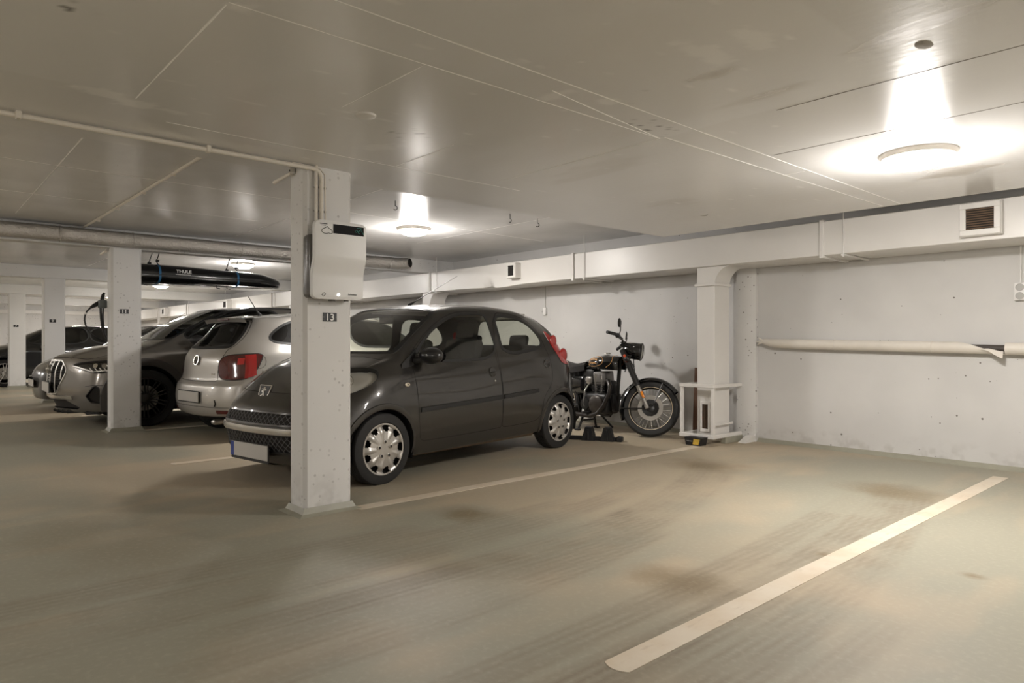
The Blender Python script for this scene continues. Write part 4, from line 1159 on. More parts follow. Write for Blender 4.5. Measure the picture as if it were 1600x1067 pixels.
        # lamps
        S.region('headlight', sides=sd).build('headlight_lens', M_LENS, car, smooth=60)
        S.region('headlight', -0.045, sd).build('headlight_reflector', M_REFL, car, smooth=60)
        S.sweep('headlight', [(-0.003, 0.001), (0.003, 0.001), (0.001, -0.045)], sd).build('headlight_rim', M_TRIMBLK, car)
        hl = MB()
        for x, z, r in ((1.40, .80, .045), (1.51, .735, .035)):
            p, n = S.find('xz', (x, z), SIDE); p.y *= sg; n = Vector((0.8, 0.5 * sg, 0.1)).normalized()
            MB().lathe([(0.012, -0.02), (r, 0.008), (r * 1.1, 0.008), (r * 1.1, -0.02)], p - n * 0.03, n, 20).build('lamp_bowl', M_CHROME, car)
        S.region('tail_light', 0.004, sd).build('tail_light', M_RED, car, smooth=60)
        S.region('tail_light', -0.05, sd).build('tail_light_housing', M_CABIN, car, smooth=60)
        for x, z, r in ((-1.20, 1.105, .062), (-1.315, .955, .072)):
            p, n = S.find('xz', (x, z), lambda P: (P[..., 1] > .35) & (P[..., 0] < -.8)); p.y *= sg
            MB().ball(p + Vector((.006, .006 * sg, 0)), r, 18, (1.0, 0.26, 1.05)).build('tail_light_bulge', M_RED, car)
        # fender flares
        for sx in (1, -1):
            S.sweep('void', [(-0.004, -0.03), (-0.006, 0.004), (0.004, 0.009), (0.034, 0.008), (0.040, 0.0)], sd, keep=lambda p: p[2] > 0.2 and p[0] * sx > 0).build('wheel_arch_flare', pnt, car, smooth=50)
        p, n = S.find('xz', (.935, .757), SIDE); p.y *= sg; n.y *= sg
        s_ = MB().lathe([(0.026, 0.0), (0.024, 0.005), (0.012, 0.008), (0, 0.008)], p, n, 20, scale=(1, .62)).build('side_indicator', mat('clear_indicator', (0.62, 0.55, 0.42), 0.2, coat=0.5), car)
        MB().lathe([(0.008, 0.0), (0.006, 0.003), (0, 0.003)], p + n * 0.007, n, 12).build('indicator_bulb', M_TRIMBLK, s_)
    S.sweep('rear_glass', [(-0.02, 0.0), (-0.02, 0.003), (0.01, 0.003)]).build('rear_glass_seal', M_TRIMBLK, car)
    S.region('rear_glass').build('rear_glass', M_GLASS, car, smooth=60)
    S.region('windshield').build('windshield', M_GLASS, car, smooth=60)
    S.sweep('windshield', [(-0.028, 0.0), (-0.026, 0.002), (0.010, 0.002), (0.012, 0.0)]).build('windshield_seal', M_TRIMBLK, car)
    # front grilles: dark cavity and diamond mesh
    FM = lambda P: P[..., 0] > 1.30
    for nm, z0, z1, yw in (('upper_grille', .478, .568, .585), ('lower_grille', .262, .392, .565)):
        g = S.region(nm, -0.03).build(nm, M_VOID, car, smooth=60)
        S.sweep(nm, [(-0.001, -0.03), (-0.004, 0.003), (0.010, 0.004), (0.014, 0.0)]).build('grille_rim', M_TRIMBLK if nm == 'lower_grille' else pnt, g)
        mb = MB(); step = 0.052; sl = 1.35
        k = -yw * 1.6
        while k < yw * 1.6:
            for sgn in (1, -1):
                pts = []
                for t in range(7):
                    z = z0 + (z1 - z0) * t / 6; y = k + sgn * (z - z0) / 1.0 * sl * 0.8
                    lim = yw - 0.10 * abs(2 * t / 6 - 1) ** 2 * (1 if nm == 'lower_grille' else .5)
                    if abs(y) < lim:
                        p, n = S.find('yz', (abs(y), z), FM); p.y = math.copysign(p.y, y); pts.append(p - Vector((0.006, 0, 0)))
                if len(pts) > 1: mb.tube(pts, 0.0028, 5)
            k += step
        o = mb.build('grille_mesh', mat('grille_wire', (0.10, 0.098, 0.095), 0.4), g); o['kind'] = 'stuff'
    strip(S, 'yz', [(y, .432) for y in [0.62 * math.sin(k / 14 * PI / 2) for k in range(-14, 15)] if y >= 0], [(-0.027, 0.0), (-0.024, 0.012), (0.0, 0.018), (0.024, 0.012), (0.027, 0)], FM, True).build('chrome_bar', mat('brushed_bar', (0.55, 0.53, 0.49), 0.25, metal=0.85), car)
    # number plate
    p, n = S.find('yz', (0.0, .25), FM)
    pl = MB().cbox((1.838, 0, .265), (0.012, 0.52, 0.112), 0.004).build('number_plate', M_PLATE, car)
    MB().cbox((1.833, 0, .258), (0.010, 0.535, 0.142), 0.004).build('plate_holder', M_TRIMBLK, pl)
    MB().cbox((1.8445, -.235, .265), (0.002, 0.045, 0.108)).build('blue_band', M_EU, pl)
    # badge: silver shield with a rampant lion
    p, n = S.find('yz', (0.0, .70), FM)
    up = Vector((-0.35, 0, 0.94)).normalized(); rt = Vector((0, 1, 0)); nn = rt.cross(up)
    o0 = p + nn * 0.006
    sh = [(-.085, .062), (.085, .062), (.072, -.015), (.045, -.062), (0, -.078), (-.045, -.062), (-.072, -.015)]
    bd = MB().prism([(a, b) for a, b in sh], o0 - nn * 0.012, rt, up, 0.016).build('badge', M_CHROME, car)
    MB().prism([(a * .80, b * .80 + .004) for a, b in sh], o0 + nn * 0.0042, rt, up, 0.0015).build('badge_field', M_TRIMBLK, bd)
    lion = [(-.012,.040),(.004,.046),(.014,.038),(.010,.028),(.030,.034),(.034,.026),(.014,.016),(.030,.010),(.032,.002),(.014,.004),(.010,-.010),(.026,-.026),(.034,-.024),(.034,-.034),(.018,-.036),(.002,-.020),(-.006,-.026),(-.002,-.044),(-.014,-.050),(-.026,-.044),(-.016,-.038),(-.018,-.020),(-.010,-.004),(-.010,.010),(-.022,.016),(-.030,.008),(-.034,.016),(-.024,.028),(-.014,.026)]
    MB().prism([(-a, b) for a, b in lion], o0 + nn * 0.006, rt, up, 0.003).build('lion_emblem', M_CHROME, bd)
    # antenna, underbody, cabin
    MB().tube([(.20, 0, 1.445), (.17, 0, 1.462), (.12, 0, 1.487)], [0.016, 0.012, 0.006], 8).build('antenna_foot', M_TRIMBLK, car)
    MB().tube([(.14, 0, 1.478), (-.46, 0, 1.77)], [0.0035, 0.002], 6).build('antenna', M_TRIMBLK, car)
    MB().box((-1.35, -.60, .17), (1.40, .60, .30), 0.03).build('underbody', M_UNDER, car)
    MB().box((-.80, -.735, .165), (.82, -.60, .24), 0.02).build('sill_underside', M_UNDER, car)
    MB().box((-.80, .60, .165), (.82, .735, .24), 0.02).build('sill_underside', mat('rusty_sill', (0.11, 0.075, 0.045), 0.8, noise=0.6, nscale=14), car)
    liners(car, (1.17, -1.17), zc, 0.318, 0.50, 0.775)
    MB().prism([(1.05,.55),(1.02,.93),(.85,.985),(.62,.95),(.55,.80),(.58,.55)], (0, .66, 0), (1, 0, 0), (0, 0, 1), 1.32).build('dashboard', M_CABIN, car)
    st = MB().tube([(.50 + .10 * math.sin(a), .34 + .18 * math.cos(a), .90 + .155 * math.sin(a)) for a in [k * 2 * PI / 24 for k in range(24)]], 0.014, 8, closed=True).build('steering_wheel', M_TRIMBLK, car)
    MB().tube([(.50, .34, .90), (.66, .34, .80)], [0.05, 0.03], 10).build('steering_column', M_TRIMBLK, st)
    MB().box((-1.25, -.68, .30), (.60, .68, .36), 0.02).build('cabin_floor', M_CABIN, car)
    for y in (.34, -.34): seat(car, .02, y, .36)
    rb = MB().cbox((-.72, 0, .60), (.46, 1.2, .16), 0.05, seg=2).build('rear_bench', M_CABIN, car)
    MB().cbox((-.98, 0, .82), (.12, 1.2, .50), 0.05, Matrix.Rotation(-0.3, 3, 'Y'), 2).build('bench_back', M_CABIN, rb)
    for y in (.33, -.33): MB().cbox((-1.06, y, 1.10), (.07, .24, .14), 0.035, Matrix.Rotation(-0.2, 3, 'Y'), 2).build('headrest', M_CABIN, rb)
    for sg in (1, -1):
        MB().prism([(.60, .36), (-.95, .36), (-.95, .93), (-.2, .915), (.60, .90)], (0, .70 * sg, 0), (1, 0, 0), (0, 0, 1), 0.02 * sg).build('door_card', M_CABIN, car)
    MB().cbox((.47, 0, 1.295), (0.03, 0.20, 0.065), 0.012, seg=2).build('rear_view_mirror', M_TRIMBLK, car)
    MB().box((-.95, -.50, 1.372), (.25, .50, 1.384), 0.004).build('headliner', mat('grey_headliner', (0.35, 0.33, 0.30), 0.9), car)
    for x in (1.17, -1.17):
        for sg in (1, -1):
            w = tyre(car, (x, .705 * sg, zc), R, W, rim, sg); hubcap(w, rim, W / 2, sg)
    MB().cbox((-.93, .60, .24), (0.06, 0.03, 0.05), 0.01).build('tow_bracket', M_STEEL, car)
    return car
hatch = build_hatch()
# ------------------------------------------------------------------ silver hatchback and the SUVs
POLO = [
 X((1.6,0,.22),(1.6,.3,.22),(1.5,.45,.22),(1.4,.52,.22),(1.235,.55,.22),(.85,.60,.22),(.3,.60,.22),(-.3,.60,.22),(-.8,.60,.22),(-1.235,.55,.24),(-1.5,.48,.26),(-1.6,.28,.26),(-1.62,0,.26)),
 X((1.93,0,.20),(1.90,.36,.20),(1.77,.60,.20),(1.55,.72,.20),(1.235,.77,.20),(.85,.765,.19),(.3,.765,.19),(-.3,.765,.19),(-.8,.765,.20),(-1.235,.77,.22),(-1.64,.68,.27),(-1.84,.40,.265),(-1.88,0,.26)),
 X((1.98,0,.30),(1.95,.38,.30),(1.82,.64,.30),(1.58,.77,.30),(1.235,.82,.31),(.85,.81,.30),(.3,.81,.30),(-.3,.81,.30),(-.8,.815,.30),(-1.235,.825,.33),(-1.70,.74,.335),(-1.895,.44,.33),(-1.935,0,.33)),
 X((2.0,0,.46),(1.97,.38,.46),(1.84,.65,.46),(1.60,.785,.47),(1.235,.835,.50),(.85,.83,.46),(.3,.835,.46),(-.3,.835,.46),(-.8,.835,.46),(-1.235,.84,.50),(-1.72,.765,.46),(-1.915,.45,.46),(-1.955,0,.46)),
 X((1.98,0,.60),(1.95,.36,.60),(1.82,.63,.61),(1.58,.775,.63),(1.235,.83,.68),(.85,.835,.63),(.3,.84,.62),(-.3,.84,.62),(-.8,.84,.63),(-1.235,.84,.66),(-1.71,.76,.605),(-1.90,.44,.60),(-1.94,0,.60)),
 X((1.92,0,.72),(1.89,.34,.72),(1.76,.60,.73),(1.54,.74,.76),(1.235,.81,.82),(.85,.825,.81),(.3,.83,.80),(-.3,.832,.80),(-.8,.832,.81),(-1.25,.828,.82),(-1.665,.755,.70),(-1.845,.43,.675),(-1.88,0,.67)),
 X((1.60,0,.90),(1.58,.32,.90),(1.50,.55,.89),(1.38,.68,.89),(1.14,.765,.935),(.85,.795,.94),(.3,.81,.93),(-.3,.815,.935),(-.8,.815,.945),(-1.25,.805,.96),(-1.62,.735,.90),(-1.825,.42,.88),(-1.865,0,.88)),
 X((1.12,0,1.0),(1.10,.32,1.0),(1.05,.53,1.0),(.98,.65,1.0),(.88,.72,1.0),(.72,.75,.995),(.3,.77,1.0),(-.3,.777,1.01),(-.8,.775,1.02),(-1.22,.765,1.04),(-1.575,.68,1.02),(-1.765,.40,1.01),(-1.80,0,1.01)),
 X((.72,0,1.22),(.71,.30,1.22),(.68,.49,1.21),(.63,.60,1.20),(.57,.65,1.195),(.45,.68,1.19),(.15,.70,1.19),(-.3,.708,1.195),(-.75,.705,1.20),(-1.12,.69,1.205),(-1.42,.60,1.19),(-1.60,.36,1.18),(-1.635,0,1.18)),
 X((.34,0,1.405),(.33,.26,1.405),(.31,.43,1.395),(.28,.53,1.38),(.23,.57,1.38),(.13,.59,1.39),(-.1,.605,1.40),(-.4,.61,1.405),(-.75,.605,1.40),(-1.05,.585,1.385),(-1.30,.51,1.36),(-1.44,.32,1.365),(-1.47,0,1.368)),
 X((.20,0,1.43),(.20,.2,1.43),(.18,.34,1.425),(.16,.43,1.415),(.11,.47,1.42),(.02,.49,1.432),(-.12,.50,1.44),(-.4,.50,1.445),(-.7,.50,1.438),(-.95,.475,1.42),(-1.15,.41,1.40),(-1.28,.25,1.40),(-1.31,0,1.40)),
 X((0,0,1.45),(0,.08,1.45),(-.01,.12,1.45),(-.03,.14,1.45),(-.07,.15,1.452),(-.13,.15,1.455),(-.22,.15,1.458),(-.4,.15,1.46),(-.6,.15,1.457),(-.75,.14,1.45),(-.86,.11,1.44),(-.93,.06,1.437),(-.95,0,1.437)),
]
SUV = [
 X((1.9,0,.24),(1.9,.35,.24),(1.8,.55,.24),(1.65,.62,.24),(1.464,.65,.24),(1.0,.70,.24),(.3,.70,.24),(-.4,.70,.24),(-1.0,.70,.24),(-1.464,.65,.25),(-1.9,.55,.28),(-2.1,.33,.30),(-2.12,0,.30)),
 X((2.28,0,.19),(2.16,.42,.19),(2.03,.70,.20),(1.88,.86,.21),(1.464,.92,.24),(1.0,.91,.24),(.3,.91,.24),(-.4,.91,.24),(-1.0,.91,.24),(-1.464,.93,.26),(-2.18,.80,.30),(-2.40,.45,.32),(-2.44,0,.32)),
 X((2.36,0,.30),(2.235,.44,.30),(2.10,.74,.31),(1.94,.90,.33),(1.464,.96,.36),(1.0,.945,.34),(.3,.945,.34),(-.4,.945,.34),(-1.0,.945,.34),(-1.464,.96,.36),(-2.23,.84,.38),(-2.45,.48,.40),(-2.49,0,.40)),
 X((2.42,0,.50),(2.285,.44,.50),(2.135,.76,.50),(1.97,.92,.52),(1.464,.967,.55),(1.0,.955,.50),(.3,.955,.50),(-.4,.957,.50),(-1.0,.96,.52),(-1.464,.967,.55),(-2.25,.86,.54),(-2.48,.5,.54),(-2.52,0,.54)),
 X((2.41,0,.70),(2.275,.43,.70),(2.12,.74,.69),(1.95,.905,.70),(1.464,.967,.74),(1.0,.955,.70),(.3,.957,.70),(-.4,.96,.70),(-1.0,.962,.72),(-1.464,.967,.75),(-2.24,.86,.74),(-2.46,.5,.72),(-2.50,0,.72)),
 X((2.335,0,.885),(2.225,.40,.88),(2.07,.69,.855),(1.92,.855,.865),(1.464,.95,.93),(1.0,.958,.92),(.3,.957,.90),(-.4,.957,.90),(-1.0,.957,.92),(-1.464,.95,.95),(-2.20,.83,.94),(-2.41,.48,.92),(-2.45,0,.92)),
 X((1.85,0,1.035),(1.83,.38,1.03),(1.75,.62,1.0),(1.62,.78,.985),(1.32,.885,1.02),(.97,.915,1.02),(.3,.925,1.02),(-.4,.925,1.025),(-1.05,.92,1.035),(-1.55,.90,1.06),(-2.15,.77,1.06),(-2.36,.45,1.05),(-2.40,0,1.05)),
 X((1.38,0,1.10),(1.36,.38,1.10),(1.29,.62,1.10),(1.20,.74,1.11),(1.07,.80,1.12),(.86,.835,1.11),(.3,.855,1.095),(-.4,.86,1.10),(-1.1,.85,1.12),(-1.65,.82,1.15),(-2.10,.70,1.15),(-2.28,.40,1.13),(-2.31,0,1.13)),
 X((.90,0,1.37),(.885,.34,1.37),(.84,.54,1.36),(.77,.645,1.345),(.67,.69,1.34),(.50,.715,1.34),(.1,.735,1.34),(-.45,.74,1.345),(-1.1,.73,1.355),(-1.62,.70,1.35),(-1.97,.60,1.335),(-2.12,.35,1.325),(-2.15,0,1.325)),
 X((.42,0,1.57),(.41,.30,1.57),(.385,.47,1.56),(.34,.56,1.545),(.27,.60,1.55),(.15,.62,1.565),(-.1,.635,1.585),(-.5,.64,1.595),(-1.1,.63,1.585),(-1.53,.60,1.54),(-1.80,.52,1.50),(-1.93,.30,1.50),(-1.95,0,1.50)),
 X((.25,0,1.595),(.25,.22,1.595),(.23,.37,1.587),(.2,.45,1.578),(.14,.49,1.583),(.04,.51,1.598),(-.15,.52,1.613),(-.5,.52,1.62),(-1.0,.51,1.605),(-1.35,.48,1.565),(-1.57,.41,1.54),(-1.70,.24,1.54),(-1.72,0,1.54)),
 X((-.02,0,1.615),(-.02,.08,1.615),(-.03,.13,1.614),(-.06,.16,1.614),(-.1,.17,1.617),(-.17,.17,1.622),(-.3,.17,1.63),(-.5,.17,1.633),(-.8,.17,1.627),(-1.05,.16,1.607),(-1.2,.13,1.597),(-1.3,.07,1.594),(-1.32,0,1.594)),
]
CIRC = lambda x, z, r: [(x + r * math.cos(a), z + r * math.sin(a)) for a in [k * 2 * PI / 44 for k in range(44)]]
def common(car, S, pnt, ax, zc, ra, wins, glass, shield=((3.15, 3.35), (7.12, 8.97)), arch_m=None, arch_w=0.035):
    for x in (ax, -ax): S.cut('void', 'xz', CIRC(x, zc, ra), SIDE, rnd=0)
    for nm, poly in wins: S.cut(nm, 'xz', poly, SIDE, rnd=2)
    (a0, a1), (b0, b1) = shield
    S.cut('windshield', 'ab', [(-3, b0), (a0, b0), (a1, b0 + .13), (a1 - .05, b1 - .17), (a0 - .1, b1), (-3, b1)], rnd=1)
def finish(car, S, pnt, wins, glass, arch_m, arch_w, ax, zc, ra, y0, y1, L):
    S.region('windshield').build('windshield', glass, car, smooth=60)
    S.sweep('windshield', [(-0.03, 0.0), (-0.028, 0.002), (0.010, 0.002), (0.012, 0.0)]).build('windshield_seal', M_TRIMBLK, car)
    for nm, _ in wins:
        for sd in 'LR':
            w = S.region(nm, sides=sd).build('side_window', M_GLASSDK, car, smooth=60)
            S.sweep(nm, [(-0.014, 0.0), (-0.014, 0.003), (0.014, 0.003), (0.016, 0.0)], sd).build('window_seal', M_TRIMBLK, w)
    for sd in 'LR':
        for sx in (1, -1):
            S.sweep('void', [(-0.004, -0.03), (-0.006, 0.004), (0.004, 0.010), (arch_w, 0.009), (arch_w + .006, 0.0)], sd, keep=lambda p: p[2] > 0.22 and p[0] * sx > 0).build('wheel_arch_trim', arch_m, car, smooth=50)
    liners(car, (ax, -ax), zc, ra + 0.004, y0, y1)
    MB().box((-L + .35, -.62, .17), (L - .35, .62, .34), 0.03).build('underbody', M_UNDER, car)
    MB().box((-L * .62, -.70, .36), (L * .42, .70, .80), 0.05).build('cabin', M_CABIN, car)
    MB().prism([(L * .55, .70), (L * .53, .98), (L * .42, 1.03), (L * .34, .98), (L * .34, .70)], (0, .66, 0), (1, 0, 0), (0, 0, 1), 1.32).build('dashboard', M_CABIN, car)

def build_polo():
    car = thing('hatchback_car', 'silver hatchback seen from behind, between the second column and dark grey hatchback', 'car', (-8.44, 4.377, 0), math.radians(96.64))
    S = Surf(POLO, 8, 7); pnt = paint('silver_paint', (0.50, 0.48, 0.45), 0.6, 0.36)
    ax, R = 1.235, 0.30; zc = R - 0.008
    wins = [('w1', [(.80,1.03),(.60,1.19),(.32,1.335),(.1,1.365),(-.27,1.37),(-.29,1.04),(.3,1.03)]), ('w2', [(-.33,1.045),(-.32,1.37),(-.75,1.365),(-1.08,1.335),(-1.27,1.23),(-1.37,1.13),(-1.30,1.085),(-1.0,1.06)])]
    common(car, S, pnt, ax, zc, 0.335, wins, M_GLASS)
    S.cut('rear_glass', 'ab', [(15, 7.05), (10.82, 7.05), (10.62, 7.3), (10.62, 8.6), (10.75, 8.8), (15, 8.8)], rnd=1)
    S.cut('tail_light', 'ab', [(9.50,6.45),(9.75,4.92),(10.75,4.88),(11.0,5.6),(10.80,6.50),(10.2,6.55)], rnd=2)
    S.cut('tailgate', 'ab', [(15, 4.75), (11.05, 4.78), (10.93, 4.95), (10.98, 5.6), (10.80, 6.5), (10.78, 7.0), (10.52, 7.3), (10.50, 8.7), (10.7, 8.97), (15, 8.97)], rnd=1)
    S.cut('headlight', 'xz', [(1.40,.86),(1.50,.72),(1.75,.66),(1.85,.70),(1.72,.82)], lambda P, A, B: (P[..., 1] > 0.3) & (P[..., 0] > 1.0), rnd=2)
    S.region('body').build('body_shell', pnt, car, smooth=60)
    tg = S.region('tailgate').build('tailgate', pnt, car, smooth=60)
    S.sweep(('tailgate', 'rear_glass'), [(-0.004, 0.001), (0.004, 0.001)]).build('tailgate_gap', M_SEAM, tg)
    S.region('rear_glass').build('rear_glass', glass_mat('rear_glass_tint', (0.16, 0.16, 0.15)), tg, smooth=60)
    S.sweep('rear_glass', [(-0.03, 0.0), (-0.028, 0.002), (0.006, 0.002), (0.008, 0.0)]).build('rear_glass_seal', M_TRIMBLK, tg)
    finish(car, S, pnt, wins, M_GLASS, pnt, 0.02, ax, zc, 0.335, .50, .79, 1.95)
    RM = lambda P: P[..., 0] < -1.3
    for sd, sg in (('L', 1), ('R', -1)):
        t = S.region('tail_light', 0.004, sd).build('tail_light', M_REDDK, car, smooth=60)
        S.sweep('tail_light', [(-0.006, 0.005), (0.004, 0.005), (0.006, -0.002)], sd).build('tail_light_rim', M_TRIMBLK, t)
        # brighter outer chamber
        def ch(u, v):
            a, b = 9.70 + 0.36 * u + 0.10 * v, 4.98 + 1.40 * v
            p = S.ev(np.array(a), np.array(b)) + S.nrm(np.array(a), np.array(b)) * 0.009
            return (p[0], p[1] * sg, p[2])
        MB().grid(ch, 8, 10).build('red_chamber', M_RED, t, smooth=60)
        def bulb(u, v):
            a, b = 10.15 + 0.2 * u, 5.75 + 0.4 * v
            p = S.ev(np.array(a), np.array(b)) + S.nrm(np.array(a), np.array(b)) * 0.010
            return (p[0], p[1] * sg, p[2])
        MB().grid(bulb, 5, 5).build('lamp_chamber', mat('bright_red_lens', (0.65, 0.03, 0.03), 0.15, coat=1.0), t, smooth=60)
        S.region('headlight', 0.003, sd).build('headlight', M_REFL, car, smooth=60)
        p, n = S.find('xz', (-1.54, .885), SIDE)
        ring = [(-1.54 + .085 * math.cos(a), .885 + .085 * math.sin(a)) for a in [k * 2 * PI / 32 for k in range(32)]]
        if sg < 0:
            q = strip(S, 'xz', ring, [(-0.002, 0.0012), (0.002, 0.0012)], SIDE, False, True); q.v = [(x, -y, z) for x, y, z in q.v]
            q.build('fuel_flap_gap', M_SEAM, car)
        q = strip(S, 'yz', [(y, .325) for y in (.50, .55, .60, .65, .70)], [(-0.022, 0), (-0.020, 0.005), (0.020, 0.005), (0.022, 0)], RM, False)
        q.v = [(x, y * sg, z) for x, y, z in q.v]; q.build('rear_reflector', M_REDDK, car)
        MB().ball((.58, .90 * sg, 1.0), 0.1, 14, (0.7, 1.1, 0.75)).build('wing_mirror', pnt, car)
    # bumper crease, plate, emblem
    strip(S, 'yz', [(.70 * k / 12, .615) for k in range(13)], [(-0.004, 0.0), (0.0, 0.003), (0.004, 0.0)], RM, True).build('bumper_crease', pnt, car)
    strip(S, 'yz', [(.66 * k / 12, .375) for k in range(13)], [(-0.003, 0.0012), (0.003, 0.0012)], RM, True).build('bumper_gap', M_SEAM, car)
    MB().tube([(-1.905, -.50, .385), (-1.90, -.515, .42), (-1.905, -.50, .46)], 0.006, 6).build('tow_eye_cover_gap', M_SEAM, car)
    pl = MB().cbox((-1.962, .02, .48), (0.012, 0.52, 0.112), 0.004).build('number_plate', M_PLATE, car)
    MB().cbox((-1.957, .02, .478), (0.010, 0.54, 0.135), 0.004).build('plate_holder', M_TRIMBLK, pl)
    p, n = S.find('yz', (0.0, .885), RM); rt = Vector((0, -1, 0)); up = rt.cross(n) * -1
    up = n.cross(rt).normalized(); c0 = p + n * 0.014
    em = MB().tube([c0 + (rt * math.cos(a) + up * math.sin(a)) * 0.055 for a in [k * 2 * PI / 28 for k in range(28)]], 0.006, 6, closed=True).build('emblem_ring', M_CHROME, car)
    L2 = lambda pts: [c0 + rt * a + up * b for a, b in pts]
    MB().lathe([(0.054, -0.004), (0.0, -0.002)], c0, n, 24).build('emblem_field', M_TRIMBLK, em)
    MB().tube(L2([(-.024, .048), (0, .004), (.024, .048)]), 0.005, 6).build('emblem_letter', M_CHROME, em)
    MB().tube(L2([(-.046, .028), (-.020, -.046), (0, -.006), (.020, -.046), (.046, .028)]), 0.005, 6).build('emblem_letter', M_CHROME, em)
    for k in range(3):
        p, n = S.find('yz', (.32 + .03 * k, .735), RM); p.y *= -1
        MB().cbox(p, (0.006, 0.02, 0.022), 0.002).build('model_lettering', M_CHROME, tg)
    p, n = S.find('yz', (.35, .708), RM)
    MB().cbox((p.x, -.35, .705), (0.005, 0.10, 0.006), 0.001).build('model_lettering', M_CHROME, tg)
    sp = MB().grid(lambda u, v: (-1.36 - .20 * v, (-.52 + 1.04 * u) * (1 - .06 * v), 1.405 - .03 * v - .018 * (2 * u - 1) ** 2), 12, 4).build('roof_spoiler', pnt, car, smooth=60)
    MB().grid(lambda u, v: (-1.56 + .03 * v, (-.50 + 1.0 * u), 1.375 - .018 * (2 * u - 1) ** 2 - .045 * v), 12, 2).build('spoiler_edge', pnt, sp, smooth=60)
    MB().cbox((-1.562, 0, 1.358), (0.012, 0.26, 0.024), 0.004).build('third_brake_light', M_REDDK, sp)
    MB().tube([(-1.72, -.02, 1.045), (-1.70, .12, 1.075), (-1.69, .36, 1.075)], [0.012, 0.008, 0.005], 6).build('rear_wiper', M_TRIMBLK, car)
    MB().tube([(-1.10, 0, 1.42), (-1.13, 0, 1.455), (-1.15, 0, 1.475)], [0.022, 0.014, 0.008], 8).build('antenna_foot', M_TRIMBLK, car)
    MB().tube([(-1.14, 0, 1.465), (-1.255, 0, 1.645)], [0.006, 0.004], 6).build('antenna', M_TRIMBLK, car)
    MB().cbox((-1.75, -.35, .20), (.22, .1, .06), 0.03, seg=2).build('exhaust', M_STEEL, car)
    for x in (ax, -ax):
        for sg in (1, -1):
            w = tyre(car, (x, .735 * sg, zc), R, .18, .20, sg); spoke_rim(w, .20, .09, sg, 5, M_SILVER, 0.16)
    return car
build_polo()

